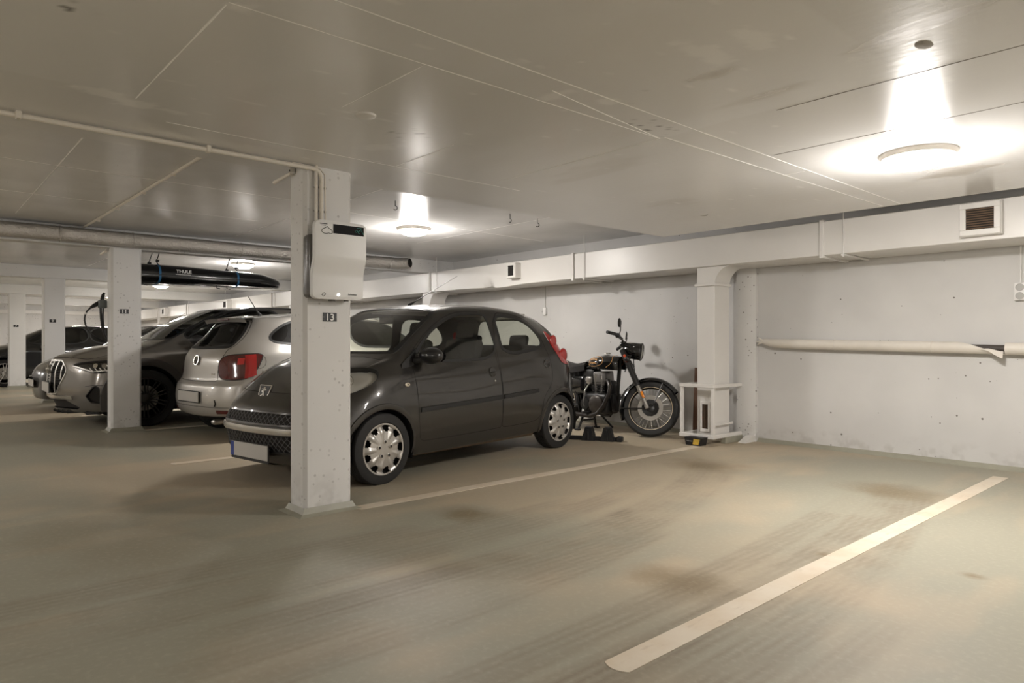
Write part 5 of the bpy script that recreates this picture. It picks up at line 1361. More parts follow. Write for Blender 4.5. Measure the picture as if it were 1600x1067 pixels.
def build_suv():
    car = thing('suv_car', 'metallic grey electric SUV parked behind the second column', 'car', (-10.72, 3.834, 0), -PI / 2)
    S = Surf(SUV, 9, 7); pnt = paint('grey_paint', (0.20, 0.185, 0.165), 0.6, 0.30)
    clad = mat('grey_cladding', (0.075, 0.068, 0.062), 0.45)
    ax, R = 1.464, 0.372; zc = R - 0.010
    wins = [('w1', [(1.02,1.145),(.80,1.31),(.50,1.48),(.25,1.545),(-.05,1.56),(-.43,1.56),(-.45,1.125),(.5,1.115)]), ('w2', [(-.50,1.13),(-.48,1.56),(-1.05,1.55),(-1.5,1.48),(-1.75,1.34),(-1.72,1.20),(-1.2,1.15)])]
    common(car, S, pnt, ax, zc, 0.43, wins, M_GLASSDK)
    FR = lambda P, A, B: P[..., 0] > 1.7
    S.cut('grille', 'yz', [(-3,.865),(.30,.855),(.43,.76),(.44,.70),(.28,.44),(.22,.425),(-3,.42)], FR, rnd=0)
    S.cut('headlight', 'xz', [(2.24,.80),(2.10,.845),(1.80,.865),(1.78,.83),(1.84,.73),(2.00,.69),(2.13,.735)], lambda P, A, B: (P[..., 1] > 0.35) & (P[..., 0] > 1.3), rnd=1)
    S.cut('intake', 'xz', [(2.11,.415),(2.05,.535),(2.00,.535),(1.98,.325),(2.065,.335)], lambda P, A, B: (P[..., 1] > 0.35) & (P[..., 0] > 1.3), rnd=0)
    S.cut('lower_intake', 'yz', [(-3,.36),(.40,.355),(.62,.26),(.55,.235),(-3,.235)], FR, rnd=0)
    S.cut('hood', 'ab', [(-3, 5.05), (1.6, 5.05), (2.6, 5.3), (3.3, 6.2), (3.45, 6.95), (-3, 6.95)], rnd=1)
    S.region('body').build('body_shell', pnt, car, smooth=60)
    hd = S.region('hood').build('hood', pnt, car, smooth=60)
    S.sweep('hood', [(-0.004, 0.001), (0.004, 0.001)]).build('hood_gap', M_SEAM, hd)
    strip(S, 'xy', lerp_path([(2.22, .40), (1.9, .47), (1.5, .56)], 6), [(-0.05, 0), (-0.01, 0.014), (0.01, 0.014), (0.04, 0)], lambda P: P[..., 2] > .85, False).build('hood_crease', pnt, hd, smooth=80)
    finish(car, S, pnt, wins, M_GLASS, clad, 0.085, ax, zc, 0.43, .55, .92, 2.45)
    g = S.region('grille', -0.035).build('grille', M_VOID, car, smooth=60)
    S.sweep('grille', [(-0.002, -0.035), (-0.012, 0.006), (0.008, 0.010), (0.014, 0.0)]).build('grille_frame', M_SILVER, g)
    FM = lambda P: P[..., 0] > 1.7
    for y in (-.34, -.23, -.12, .12, .23, .34):
        zt = .85 if abs(y) < .3 else .82; zb = .43 + max(0, abs(y) - .22) * 1.55
        pts = []
        for k in range(7):
            z = zb + (zt - zb) * k / 6; p, n = S.find('yz', (abs(y), z), FM); p.y = math.copysign(p.y, y); pts.append(p + Vector((-0.004, 0, 0)))
        MB().tube(pts, 0.010, 6).build('grille_bar', M_SILVER, g)
    for z in [.47 + .035 * k for k in range(11)]:
        yl = min(.42, .24 + (z - .43) * .75) if z < .72 else .42 - max(0, z - .74) * 1.0
        pts = []
        for k in range(-6, 7):
            y = yl * k / 6; p, n = S.find('yz', (abs(y), z), FM); p.y = math.copysign(p.y, y); pts.append(p + Vector((-0.016, 0, 0)))
        MB().tube(pts, 0.006, 5).build('grille_slat', M_TRIMBLK, g)
    for k in range(4):
        yc = (-1.5 + k) * .078; p, n = S.find('yz', (abs(yc), .745), FM); p.y = math.copysign(p.y, yc)
        MB().tube([p + Vector((0.012, .052 * math.cos(a), .052 * math.sin(a))) for a in [q * 2 * PI / 24 for q in range(24)]], 0.007, 6, closed=True).build('emblem_ring', M_CHROME, g)
    pl = MB().cbox((2.432, 0, .51), (0.014, 0.52, 0.125), 0.004).build('number_plate', M_PLATE, car)
    MB().cbox((2.427, 0, .51), (0.010, 0.535, 0.14), 0.004).build('plate_holder', M_TRIMBLK, pl)
    strip(S, 'yz', [(.56 * k / 12, .405 - .02 * k / 12) for k in range(13)], [(-0.022, 0), (-0.018, 0.014), (0.018, 0.014), (0.022, 0)], FM, True).build('bumper_blade', M_CHROME, car)
    S.region('lower_intake', -0.03).build('lower_intake', M_VOID, car, smooth=60)
    strip(S, 'yz', [(.78 * k / 14, .205) for k in range(15)], [(-0.02, 0.0), (-0.01, 0.035), (0.012, 0.035), (0.02, 0)], FM, True).build('front_splitter', M_TRIMBLK, car)
    for sd, sg in (('L', 1), ('R', -1)):
        h = S.region('headlight', 0.0, sd).build('headlight_lens', M_LENS, car, smooth=60)
        S.region('headlight', -0.03, sd).build('headlight_bowl', mat('dark_bowl', (0.06, 0.058, 0.055), 0.2, metal=0.7), h, smooth=60)
        S.sweep('headlight', [(-0.006, 0.002), (0.004, 0.002), (0.001, -0.03)], sd).build('headlight_rim', M_TRIMBLK, h)
        for k in range(5):
            q = strip(S, 'xz', [(1.86 + .045 * k, .725 - .003 * k), (1.89 + .045 * k, .765)], [(-0.006, 0), (-0.005, 0.004), (0.005, 0.004), (0.006, 0)], SIDE, False)
            q.v = [(x, y * sg, z) for x, y, z in q.v]; q.build('running_light', mat('running_light_white', (0.75, 0.73, 0.70), 0.2), h)
        for x in (1.93, 2.02):
            p, n = S.find('xz', (x, .795), SIDE); p.y *= sg; n.y *= sg
            MB().lathe([(0.0, 0.004), (0.025, 0.0), (0.033, 0.006), (0.033, -0.02)], p - n * 0.012, n, 16).build('projector', M_CHROME, h)
        q = strip(S, 'xz', lerp_path([(2.21, .79), (2.05, .72), (1.90, .735)], 5), [(-0.008, 0), (-0.006, 0.003), (0.006, 0.003), (0.008, 0)], SIDE, False)
        q.v = [(x, y * sg, z) for x, y, z in q.v]; q.build('headlight_blade', M_SILVER, h)
        S.region('intake', -0.025, sd).build('corner_intake', M_VOID, car, smooth=60)
        S.sweep('intake', [(-0.001, -0.025), (-0.003, 0.004), (0.008, 0.004), (0.010, 0)], sd).build('intake_rim', M_TRIMBLK, car)
        q = strip(S, 'xz', lerp_path([(2.12, .535), (2.06, .548), (1.92, .545), (1.90, .36)], 5), [(-0.003, 0.001), (0.003, 0.001)], SIDE, False)
        q.v = [(x, y * sg, z) for x, y, z in q.v]; q.build('bumper_gap', M_SEAM, car)
        MB().ball((.86, 1.03 * sg, 1.12), 0.11, 16, (0.9, 1.0, 0.62)).build('wing_mirror', M_TRIMBLK, car)
        MB().tube([(.80, .88 * sg, 1.07), (.83, .95 * sg, 1.09)], 0.03, 8).build('mirror_arm', M_TRIMBLK, car)
        p, n = S.find('xz', (1.80, .47), SIDE); p.y *= sg; n.y *= sg
        MB().lathe([(0.014, 0.001), (0.011, 0.003), (0, 0.002)], p, n, 14).build('parking_sensor', M_TRIMBLK, car)
        q = strip(S, 'xz', lerp_path([(1.08, .25), (.2, .25), (-1.0, .25)], 5), [(-0.05, 0.0), (-0.04, 0.02), (0.05, 0.02), (0.06, 0)], SIDE, False)
        q.v = [(x, y * sg, z) for x, y, z in q.v]; q.build('sill_cladding', clad, car)
        q = strip(S, 'xz', lerp_path([(.93, 1.14), (.62, 1.37), (.32, 1.52), (.0, 1.585), (-.5, 1.597), (-1.2, 1.575)], 6), [(-0.012, 0.0), (-0.008, 0.012), (0.008, 0.012), (0.012, 0)], SIDE, False)
        q.v = [(x, y * sg, z) for x, y, z in q.v]; q.build('roof_trim', M_TRIMBLK, car)
    for x in (ax, -ax):
        for sg in (1, -1):
            w = tyre(car, (x, .835 * sg, zc), R, .255, .265, sg); spoke_rim(w, .265, .1275, sg, 10, mat('black_alloy', (0.06, 0.057, 0.053), 0.3, metal=0.7), 0.10, 0.07)
    return car
build_suv()

def plain_car(name, label, net, pnt, loc, rz, ax, R, ra, wins, hl, tyw, rim, scale, wheel_m, hw, plate):
    car = thing(name, label, 'car', loc, rz); car.scale = scale
    S = Surf(net, 6, 5); zc = R - 0.008
    common(car, S, pnt, ax, zc, ra, wins, M_GLASSDK)
    S.cut('headlight', 'xz', hl, lambda P, A, B: (P[..., 1] > 0.3) & (P[..., 0] > 1.0), rnd=2)
    S.cut('grille', 'yz', [(-3,.56),(.40,.56),(.45,.50),(.40,.36),(-3,.35)], lambda P, A, B: P[..., 0] > 1.5, rnd=1)
    S.region('body').build('body_shell', pnt, car, smooth=60)
    finish(car, S, pnt, wins, M_GLASSDK, M_TRIMBLK, 0.03, ax, zc, ra, .5, hw - .05, ax + .72)
    S.region('grille', -0.02).build('grille', M_VOID, car, smooth=60)
    for sd, sg in (('L', 1), ('R', -1)):
        S.region('headlight', 0.002, sd).build('headlight', mat('dark_headlight', (0.10, 0.10, 0.10), 0.1, metal=0.6), car, smooth=60)
        MB().ball((.62, (hw + .06) * sg, 1.03), 0.1, 14, (0.8, 1.1, 0.7)).build('wing_mirror', M_TRIMBLK, car)
        q = strip(S, 'xz', lerp_path([(ax - ra - .1, .27), (-ax + ra + .1, .27)], 8), [(-0.02, 0.0), (-0.015, 0.012), (0.015, 0.012), (0.02, 0)], SIDE, False)
        q.v = [(x, y * sg, z) for x, y, z in q.v]; q.build('sill_trim', M_SILVER, car)
    p, n = S.find('yz', (0, .46), lambda P: P[..., 0] > 1.5)
    MB().cbox((p.x + .012, 0, .46), (0.012, 0.52, 0.112), 0.004).build('number_plate', plate, car)
    for x in (ax, -ax):
        for sg in (1, -1):
            w = tyre(car, (x, (hw - tyw / 2 - .01) * sg, zc), R, tyw, rim, sg); spoke_rim(w, rim, tyw / 2, sg, 5, wheel_m, 0.16)
    return car
blk = paint('black_paint', (0.006, 0.006, 0.0065), 0.2, 0.25)
PW = [('w1', [(.80,1.03),(.60,1.19),(.32,1.335),(.1,1.365),(-.27,1.37),(-.29,1.04),(.3,1.03)]), ('w2', [(-.33,1.045),(-.32,1.37),(-.75,1.365),(-1.08,1.335),(-1.27,1.23),(-1.37,1.13),(-1.30,1.085),(-1.0,1.06)])]
EW = [('w1', [(1.02,1.145),(.80,1.31),(.50,1.48),(.25,1.545),(-.05,1.56),(-.43,1.56),(-.45,1.125),(.5,1.115)]), ('w2', [(-.50,1.13),(-.48,1.56),(-1.05,1.55),(-1.5,1.48),(-1.75,1.34),(-1.72,1.20),(-1.2,1.15)])]
k1 = plain_car('compact_car', 'dark compact car with its nose behind the third column', POLO, paint('dark_brown_paint', (0.018, 0.016, 0.015), 0.3, 0.28), (-13.24, 3.55, 0), -PI / 2, 1.235, .30, .335, PW,
          [(1.40,.86),(1.50,.72),(1.75,.66),(1.85,.70),(1.72,.82)], .18, .20, (1, 1, .97), M_SILVER, .825, M_PLATE)
MB().tube([(.05, 0, 1.45), (-.30, 0, 1.66)], [0.005, 0.003], 6).build('antenna', M_TRIMBLK, k1)
plain_car('suv_car', 'black car with silver wheels far back between the two farthest columns', SUV, blk, (-21.38, 3.22, 0), -PI / 2, 1.464, .36, .42, EW,
          [(2.24,.80),(2.10,.845),(1.80,.865),(1.78,.83),(1.84,.73),(2.00,.69),(2.13,.735)], .24, .26, (.93, 1, .93), M_SILVER, .95, M_PLATE)
# ------------------------------------------------------------------ the black motorcycle
def build_bike():
    bk = thing('motorcycle', 'black classic motorcycle with gold tank lining parked against the wall', 'motorcycle', (-5.61, 6.44, 0), 0.0)
    blk = mat('bike_black_gloss', (0.006, 0.006, 0.006), 0.12, coat=1.0); sat = mat('bike_black_satin', (0.012, 0.0115, 0.011), 0.38)
    alu = mat('bike_alloy', (0.50, 0.48, 0.45), 0.30, metal=0.9); gold = mat('gold_lining', (0.62, 0.33, 0.12), 0.35, metal=0.3)
    eng = mat('engine_black', (0.016, 0.0155, 0.015), 0.42, metal=0.3); leather = mat('seat_leather', (0.016, 0.014, 0.013), 0.55)
    brown = mat('exhaust_black', (0.035, 0.031, 0.028), 0.35, metal=0.5)
    H = Vector((.42, 0, .95)); D = Vector((-.48, 0, .877)).normalized()
    RS = Matrix.Translation(H) @ Matrix.Rotation(math.radians(34), 4, D) @ Matrix.Translation(-H)
    def T(mb): return mb.xf(RS)
    # front wheel
    A = Vector((.80, 0, .325)); R = .325
    def wheel(c, steer):
        f = T if steer else (lambda m: m)
        tp = [(R - .075, -.038), (R - .05, -.05), (R - .02, -.046), (R - .004, -.026), (R, 0), (R - .004, .026), (R - .02, .046), (R - .05, .05), (R - .075, .038), (R - .082, 0), (R - .075, -.038)]
        w = f(MB().lathe(tp, c, (0, 1, 0), 56)).build('wheel', M_RUBBER, bk)
        f(MB().lathe([(R - .074, -.036), (R - .080, -.036), (R - .092, -.018), (R - .096, 0), (R - .092, .018), (R - .080, .036), (R - .074, .036)], c, (0, 1, 0), 56, caps=False)).build('rim', blk, w)
        for s in (-1, 1):
            f(MB().tube([c + Vector((math.cos(a) * (R - .078), s * .037, math.sin(a) * (R - .078))) for a in [k * 2 * PI / 56 for k in range(56)]], 0.0035, 6, closed=True)).build('rim_lining', mat('cream_lining', (0.70, 0.58, 0.42), 0.35), w)
        sp = MB()
        for k in range(36):
            a = 2 * PI * k / 36; s = 1 if k % 2 else -1; off = 0.45 * (1 if (k // 2) % 2 else -1)
            sp.tube([c + Vector((math.cos(a + off) * .045, s * .032, math.sin(a + off) * .045)), c + Vector((math.cos(a) * (R - .09), s * .006, math.sin(a) * (R - .09)))], 0.0026, 5)
        o = f(sp).build('spokes', alu, w); o['kind'] = 'stuff'
        f(MB().lathe([(0, -.05), (.02, -.05), (.048, -.04), (.030, -.025), (.028, .025), (.048, .04), (.02, .05), (0, .05)], c, (0, 1, 0), 20)).build('hub', sat, w)
        f(MB().lathe([(.145, -.058), (.145, -.054), (.10, -.054), (.10, -.058), (.145, -.058)], c, (0, 1, 0), 36)).build('brake_disc', M_STEEL, w)
        f(MB().lathe([(.10, -.057), (.085, -.054), (.05, -.05)], c, (0, 1, 0), 10, caps=False)).build('disc_carrier', sat, w)
        return w
    wheel(A, True)
    B = Vector((-.59, 0, .325)); wheel(B, False)
    # front fender
    def fend(c, r, a0, a1, w):
        def fn(u, v):
            a = a0 + (a1 - a0) * u; t = (v - .5) * 2
            rr = r - .030 * t * t - .02 * abs(t) ** 4; tw = w * (0.55 + 0.45 * math.sin(PI * min(1, max(0.12, u * 1.05))) ** .5)
            return c + Vector((math.cos(a) * rr, t * tw, math.sin(a) * rr))
        return MB().grid(fn, 28, 10)
    T(fend(A, R + .045, math.radians(38), math.radians(208), .066)).build('front_fender', blk, bk, smooth=60)
    fend(B, R + .05, math.radians(-5), math.radians(165), .08).build('rear_fender', blk, bk, smooth=60)
    for s in (-1, 1):
        T(MB().tube([A + Vector((.03, .062 * s, .03)), A + Vector((.11, .062 * s, .30))], 0.006, 6)).build('fender_stay', sat, bk)
        T(MB().tube([A + Vector((-.03, .06 * s, -.01)), A + Vector((-.34, .055 * s, -.04))], 0.008, 6)).build('fender_stay', sat, bk)
        # fork
        ft = A + Vector((-.04, 0, 0)) + D * 0.72; y = Vector((0, .092 * s, 0)); b0 = A + Vector((-.035, 0, 0)) + D * (-.02)
        lg = T(MB().tube([b0 + y, b0 + y + D * .05, b0 + y + D * .30], [.026, .026, .024], 14)).build('fork_leg', alu, bk)
        T(MB().tube([b0 + y + D * .29, b0 + y + D * .31, ft + y + D * .02], [.033, .034, .033], 14)).build('fork_cover', sat, lg)
        T(MB().cbox(b0 + y * 1.3 + D * .17 + Vector((.012, .010 * s, 0)), (.030, .022, .085), .008, Matrix.Rotation(-.48, 3, 'Y'), 2)).build('side_reflector', M_ORANGE, lg)
        T(MB().cyl(b0 + y * .9 + D * .02, b0 + y * 1.32 + D * .02, .017)).build('axle_nut', alu, lg)
        T(MB().cbox(ft + y * 1.25 + D * (-.10) + Vector((.0, .012 * s, 0)), (.03, .018, .10), .008, Matrix.Rotation(-.48, 3, 'Y'), 2)).build('fork_reflector', mat('red_orange_lens', (0.6, 0.09, 0.03), 0.3), lg)
        # indicators
        T(MB().tube([H + Vector((.06, .06 * s, -.10)), H + Vector((.06, .15 * s, -.10))], .008, 6)).build('indicator_stem', sat, bk)
        T(MB().ball(H + Vector((.07, .17 * s, -.10)), .032, 14, (1.2, 1, 1))).build('indicator', sat, bk)
    T(MB().cbox(H + D * (-.14) + Vector((.02, 0, 0)), (.06, .24, .035), .01, Matrix.Rotation(-.48, 3, 'Y'), 2)).build('fork_yoke', sat, bk)
    # headlamp casing with instruments
    hc = H + Vector((.12, 0, .045))
    hd = T(MB().lathe([(0, -.14), (.05, -.135), (.085, -.10), (.100, -.03), (.103, .05), (.103, .075)], hc, (1, 0, -.06), 32)).build('headlamp_shell', blk, bk)
    T(MB().lathe([(.104, .068), (.108, .078), (.100, .090)], hc, (1, 0, -.06), 32, caps=False)).build('headlamp_rim', sat, hd)
    T(MB().lathe([(.100, .086), (.075, .105), (.04, .113), (0, .115)], hc, (1, 0, -.06), 32, caps=False)).build('headlamp_lens', M_LENS, hd)
    T(MB().lathe([(.02, .02), (.095, .082)], hc, (1, 0, -.06), 32, caps=False)).build('headlamp_reflector', M_REFL, hd)
    T(MB().cbox(H + Vector((.04, 0, .09)), (.19, .20, .06), .025, Matrix.Rotation(.15, 3, 'Y'), 3)).build('nacelle', blk, hd)
    for yy in (-.045, .045): T(MB().lathe([(.032, 0), (.032, .012), (.028, .014), (0, .014)], H + Vector((.05, yy, .115)), (-.2, 0, 1), 20)).build('dial', alu, hd)
    T(MB().tube([H + D * (-.30), H + D * .06], .030, 12)).build('steering_head', sat, bk)
    # bars
    bar = T(MB().tube([(.26, -.39, 1.100), (.33, -.27, 1.115), (.40, -.16, 1.100), (.41, -.08, 1.030), (.41, .08, 1.030), (.40, .16, 1.100), (.33, .27, 1.115), (.26, .39, 1.100)], .011, 8)).build('handlebar', sat, bk)
    for s in (-1, 1):
        T(MB().tube([(.335, .26 * s, 1.117), (.26, .39 * s, 1.100)], .019, 10)).build('grip', M_RUBBER, bar)
        T(MB().cbox((.355, .225 * s, 1.112), (.05, .07, .05), .012, seg=2)).build('switch_housing', sat, bar)
        T(MB().tube([(.39, .22 * s, 1.105), (.40, .30 * s, 1.095), (.33, .42 * s, 1.080)], .006, 6)).build('lever', sat, bar)
        T(MB().tube([(.37, .215 * s, 1.120), (.385, .24 * s, 1.170), (.385, .27 * s, 1.225)], .006, 6)).build('mirror_stem', sat, bar)
        T(MB().lathe([(0, -.016), (.03, -.014), (.052, -.002), (.055, .005), (0, .004)], (.37, .275 * s, 1.255), (-1, -.15 * s, 0), 24)).build('mirror', sat, bar)
    T(MB().tube([(.37, -.20, 1.090), (.50, -.10, 1.030), (.52, -.07, .95), (.46, -.05, .72)], .006, 6)).build('brake_hose', M_RUBBER, bk)
    T(MB().tube([(.40, .10, 1.050), (.53, .05, 0.990), (.55, -.04, .85), (.60, -.075, .62)], .005, 6)).build('control_cable', M_RUBBER, bk)
    # tank
    def tank(u, v):
        x = .385 - .56 * u
        k = math.sin(PI * min(1, u * .93 + .07)) ** .45
        hw = .158 * k * (1.0 - .42 * max(0, u - .45) / .55); zt = .955 - .035 * (1 - u) ** 2 - .105 * max(0, u - .35) ** 1.3 / .65; zb = .745 + .02 * u
        a = PI * (v * 1.24 - .12)
        cz = (zt + zb) / 2; hh = (zt - zb) / 2
        return (x, -math.cos(a) * hw, cz + hh * (math.sin(a) * 1.0) if a > 0 and a < PI else cz - hh * min(1, abs(math.sin(a)) * 2.4))
    tk = MB().grid(tank, 30, 24).build('fuel_tank', blk, bk, smooth=70)
    MB().lathe([(.045, 0), (.042, .014), (.03, .02), (0, .02)], (.16, 0, .945), (-.05, 0, 1), 20).build('filler_cap', alu, tk)
    def on_tank(x, z, s=-1, d=0.002):
        best = None
        for i in range(0, 61):
            for j in range(0, 61):
                if not (0.02 < j / 60 < 0.98): continue
                p = tank(i / 60, j / 60)
                if p[1] * s <= 0: continue
                e = (p[0] - x) ** 2 + (p[2] - z) ** 2
                if best is None or e < best[0]: best = (e, p)
        p = best[1]
        return Vector((x, p[1] + s * d, z))
    for s in (-1, 1):
        loop = [(-.06,.80),(.08,.795),(.185,.82),(.215,.86),(.19,.905),(.09,.925),(-.03,.905),(-.065,.885),(-.045,.85)]
        MB().tube([on_tank(x, z, s, .001) for x, z in chaikin(loop, 2)], .0032, 5, closed=True).build('gold_lining', gold, tk)
        MB().tube([on_tank(x, z, s, .001) for x, z in chaikin([(.25,.79),(.31,.83),(.325,.88),(.29,.93)], 2, False)], .003, 5).build('gold_lining', gold, tk)
        c = on_tank(.075, .868, s, .010)
        text_on('tank_lettering', 'ROYAL', .034, c + Vector((0, 0, .012)), (-s, 0, 0), (0, .25 * -s, 1), gold, tk, squeeze=.95, bold=.0005)
        text_on('tank_lettering', 'ENFIELD', .034, on_tank(.075, .838, s, .009), (-s, 0, 0), (0, .1 * -s, 1), gold, tk, squeeze=.95, bold=.0005)
    # seat
    MB().grid(lambda u, v: (-.13 - .46 * u, (v - .5) * 2 * (.10 + .05 * math.sin(PI * min(1, u * 1.2))), .855 - .05 * math.sin(PI * u * .9) + .03 * u - .045 * abs(2 * v - 1) ** 3 * 1.0), 20, 12).build('seat_cushion', leather, bk, smooth=70)
    MB().grid(lambda u, v: (-.13 - .46 * u, (.10 + .05 * math.sin(PI * min(1, u * 1.2))) * (1 if v > .5 else -1), .81 - .05 * math.sin(PI * u * .9) + .03 * u - .07 * (abs(v - .5) * 2)), 20, 8).build('seat_skirt', leather, bk, smooth=40)
    MB().cbox((-.70, 0, .83), (.28, .20, .07), .03, Matrix.Rotation(.1, 3, 'Y'), 2).build('pillion_seat', leather, bk)
    # engine
    ec = MB().cbox((.06, 0, .345), (.40, .26, .26), .05, seg=3).build('crankcase', eng, bk)
    MB().lathe([(.115, 0), (.11, .03), (.08, .045), (0, .05)], (.10, -.125, .335), (0, -1, 0), 28).build('clutch_cover', mat('cover_brown_black', (0.05, 0.042, 0.036), 0.35, metal=0.4), ec)
    MB().lathe([(.075, 0), (.07, .03), (0, .04)], (-.08, -.12, .33), (0, -1, 0), 24).build('gear_cover', eng, ec)
    MB().cbox((.10, 0, .65), (.19, .18, .17), .02, Matrix.Rotation(-.08, 3, 'Y'), 2).build('cylinder_head', mat('head_alloy', (0.22, 0.21, 0.20), 0.35, metal=0.7), bk)
    cy = MB().lathe([(.075, 0), (.075, .16)], (.09, 0, .46), (.06, 0, 1), 20).build('cylinder', eng, bk)
    for k in range(7): MB().cbox((.095, 0, .475 + .021 * k), (.20, .19, .008), .003, Matrix.Rotation(-.06, 3, 'Y')).build('cooling_fin', eng, cy)
    for k in (-.04, .04): MB().tube([(.09 + k, -.09, .70), (.10 + k * 1.3, -.085, .60), (.09 + k, -.08, .45)], .014, 8).build('pushrod_tube', alu, cy)
    MB().tube([(.18, -.05, .63), (.25, -.085, .62), (.295, -.11, .56), (.285, -.125, .46), (.22, -.14, .33), (.13, -.15, .225), (.02, -.155, .19), (-.25, -.16, .20)], .027, 12).build('exhaust_pipe', brown, bk)
    MB().tube([(-.24, -.165, .20), (-.34, -.17, .21), (-.85, -.17, .27), (-.95, -.17, .285)], [.024, .042, .044, .03], 14).build('muffler', blk, bk)
    MB().cbox((.30, 0, .36), (.06, .17, .22), .02, Matrix.Rotation(-.2, 3, 'Y'), 2).build('horn_cover', sat, bk)
    MB().cbox((-.22, 0, .56), (.26, .27, .24), .05, seg=3).build('side_cover', blk, bk)
    MB().cbox((-.10, 0, .66), (.22, .16, .20), .03, seg=2).build('air_box', sat, bk)
    MB().cbox((-.36, 0, .66), (.26, .20, .16), .03, seg=2).build('battery_box', sat, bk)
    MB().cbox((.22, 0, .50), (.10, .12, .26), .03, seg=2).build('front_engine_mount', sat, bk)
    MB().cbox((-.06, -.07, .62), (.10, .08, .09), .02, seg=2).build('carburettor', alu, bk)
    MB().tube([(-.05, -.10, .58), (-.08, -.14, .50), (-.10, -.15, .34), (-.08, -.15, .30)], .009, 8).build('kick_lever', alu, bk)
    fr = MB().tube([(.36, 0, .88), (.33, 0, .60), (.31, 0, .36), (.20, 0, .20), (-.20, 0, .21)], .024, 10).build('frame_tube', sat, bk)
    MB().tube([(.38, 0, .90), (.0, 0, .80), (-.30, 0, .74), (-.72, 0, .72)], .018, 10).build('frame_tube', sat, bk)
    for s in (-1, 1):
        MB().tube([(-.20, .10 * s, .30), (-.59, .12 * s, .325)], .02, 10).build('swingarm', sat, bk)
        MB().tube([(-.55, .13 * s, .36), (-.42, .13 * s, .70)], [.028, .028], 12).build('shock_absorber', blk, bk)
        MB().tube([(-.30, .11 * s, .74), (-.24, .12 * s, .45), (-.20, .11 * s, .24)], .014, 8).build('frame_tube', sat, bk)
        MB().tube([(-.02, .10 * s, .23), (-.02, .26 * s, .235)], .016, 8).build('footpeg', M_RUBBER, bk)
        MB().tube([(-.14, .09 * s, .22), (-.16, .14 * s, .07), (-.17, .17 * s, .012)], [.017, .015, .014], 8).build('stand_leg', sat, bk)
        MB().cbox((-.17, .18 * s, .010), (.07, .05, .02), .006).build('stand_foot', sat, bk)
    MB().tube([(-.10, .12, .22), (-.02, .22, .08), (.02, .27, .012)], .013, 8).build('side_stand', sat, bk)
    MB().cbox((-.15, 0, .12), (.03, .2, .02), .006).build('stand_cross_bar', sat, bk)
    MB().tube([(.05, -.15, .20), (.20, -.17, .21)], .009, 8).build('brake_pedal', alu, bk)
    return bk
build_bike()

# paddock stand on the floor in front of it
pd = thing('paddock_stand', 'low black stand with two rubber cradles on the floor beside the motorcycle', 'stand', (-5.06, 5.74, 0), math.radians(28))
blkp = mat('stand_black', (0.012, 0.012, 0.013), 0.45)
MB().box((-.42, -.03, .0), (.30, .03, .045), .008).build('base_bar', blkp, pd)
for x in (-.05, .16):
    c = MB().prism([(-.075, 0), (.075, 0), (.035, .15), (-.035, .15)], (x, .055, .0), (1, 0, 0), (0, 0, 1), .11).build('cradle', blkp, pd)
    MB().box((x - .012, -.07, .01), (x + .012, -.056, .13), .004).build('cradle_rib', blkp, c)
MB().box((.26, -.05, .0), (.33, .05, .055), .01).build('end_cap', blkp, pd)
# ------------------------------------------------------------------ wall charger on the nearest column
ch = thing('wall_charger', 'white wall-mounted car charger on the nearest column', 'charger', (-4.07, 2.05, 1.37))
M_CHGREY = mat('charger_grey', (0.16, 0.155, 0.15), 0.3, metal=0.4)
MB().cbox((.045, -.015, .20), (.09, .33, .40), .03, seg=3).build('back_housing', M_CHGREY, ch)
def front_x(z):
    t = min(1, max(0, (z - .13) / .14)); t = t * t * (3 - 2 * t)
    return .118 + .038 * t
def panel():
    mb = MB(); n = 44; zs = [.485 * k / n - .004 for k in range(n + 1)]; vs = []; r = .032; m = 8
    for z in zs:
        e = min(z + .004, .481 - z); hw = .178
        if e < r: hw -= r - math.sqrt(max(0, r * r - (r - e) ** 2))
        xf = front_x(z); sec = [(xf - .035, -hw), (xf - .008, -hw), (xf - .002, -hw + .003), (xf, -hw + .010), (xf, hw - .010), (xf - .002, hw - .003), (xf - .008, hw), (xf - .035, hw)]
        vs += [(a, b + .012, z) for a, b in sec]
    fs = [(i * m + k, i * m + k + 1, (i + 1) * m + k + 1, (i + 1) * m + k) for i in range(n) for k in range(m - 1)]
    fs += [tuple(range(m)), tuple(n * m + k for k in range(m - 1, -1, -1))] + [(i * m + m - 1, i * m, (i + 1) * m, (i + 1) * m + m - 1) for i in range(n)]
    return mb.add(vs, fs)
fp = panel().build('front_panel', mat('charger_white', (0.78, 0.775, 0.765), 0.42), ch, smooth=45)
xf = front_x(.44) + .0012
MB().box((xf - .001, -.045, .405), (xf + .0006, .168, .462)).build('black_label', mat('label_black', (0.012, 0.012, 0.013), 0.7, spec=0.2), fp)
teal = mat('teal_print', (0.20, 0.62, 0.56), 0.5)
MB().tube([(xf + .001, .118, .452), (xf + .001, .150, .454), (xf + .001, .140, .440), (xf + .001, .112, .424), (xf + .001, .104, .432), (xf + .001, .118, .440), (xf + .001, .128, .424), (xf + .001, .140, .418)], .0045, 6, flat=.3).build('teal_logo', teal, fp)
MB().tube([(xf + .001, .148, .440), (xf + .001, .166, .416)], .0045, 6, flat=.3).build('teal_logo', teal, fp)
thin = mat('grey_print', (0.05, 0.05, 0.05), 0.5)
MB().tube([(xf, a, b) for a, b in chaikin([(-.115,.40),(-.125,.415),(-.112,.428),(-.098,.432),(-.085,.446),(-.076,.432),(-.055,.425),(-.05,.405),(-.062,.398),(-.075,.405),(-.09,.398)], 2)], .0018, 5, closed=True).build('car_icon', thin, fp)
MB().box((xf - .001, -.135, .455), (xf + .0004, -.085, .460)).build('printed_line', thin, fp)
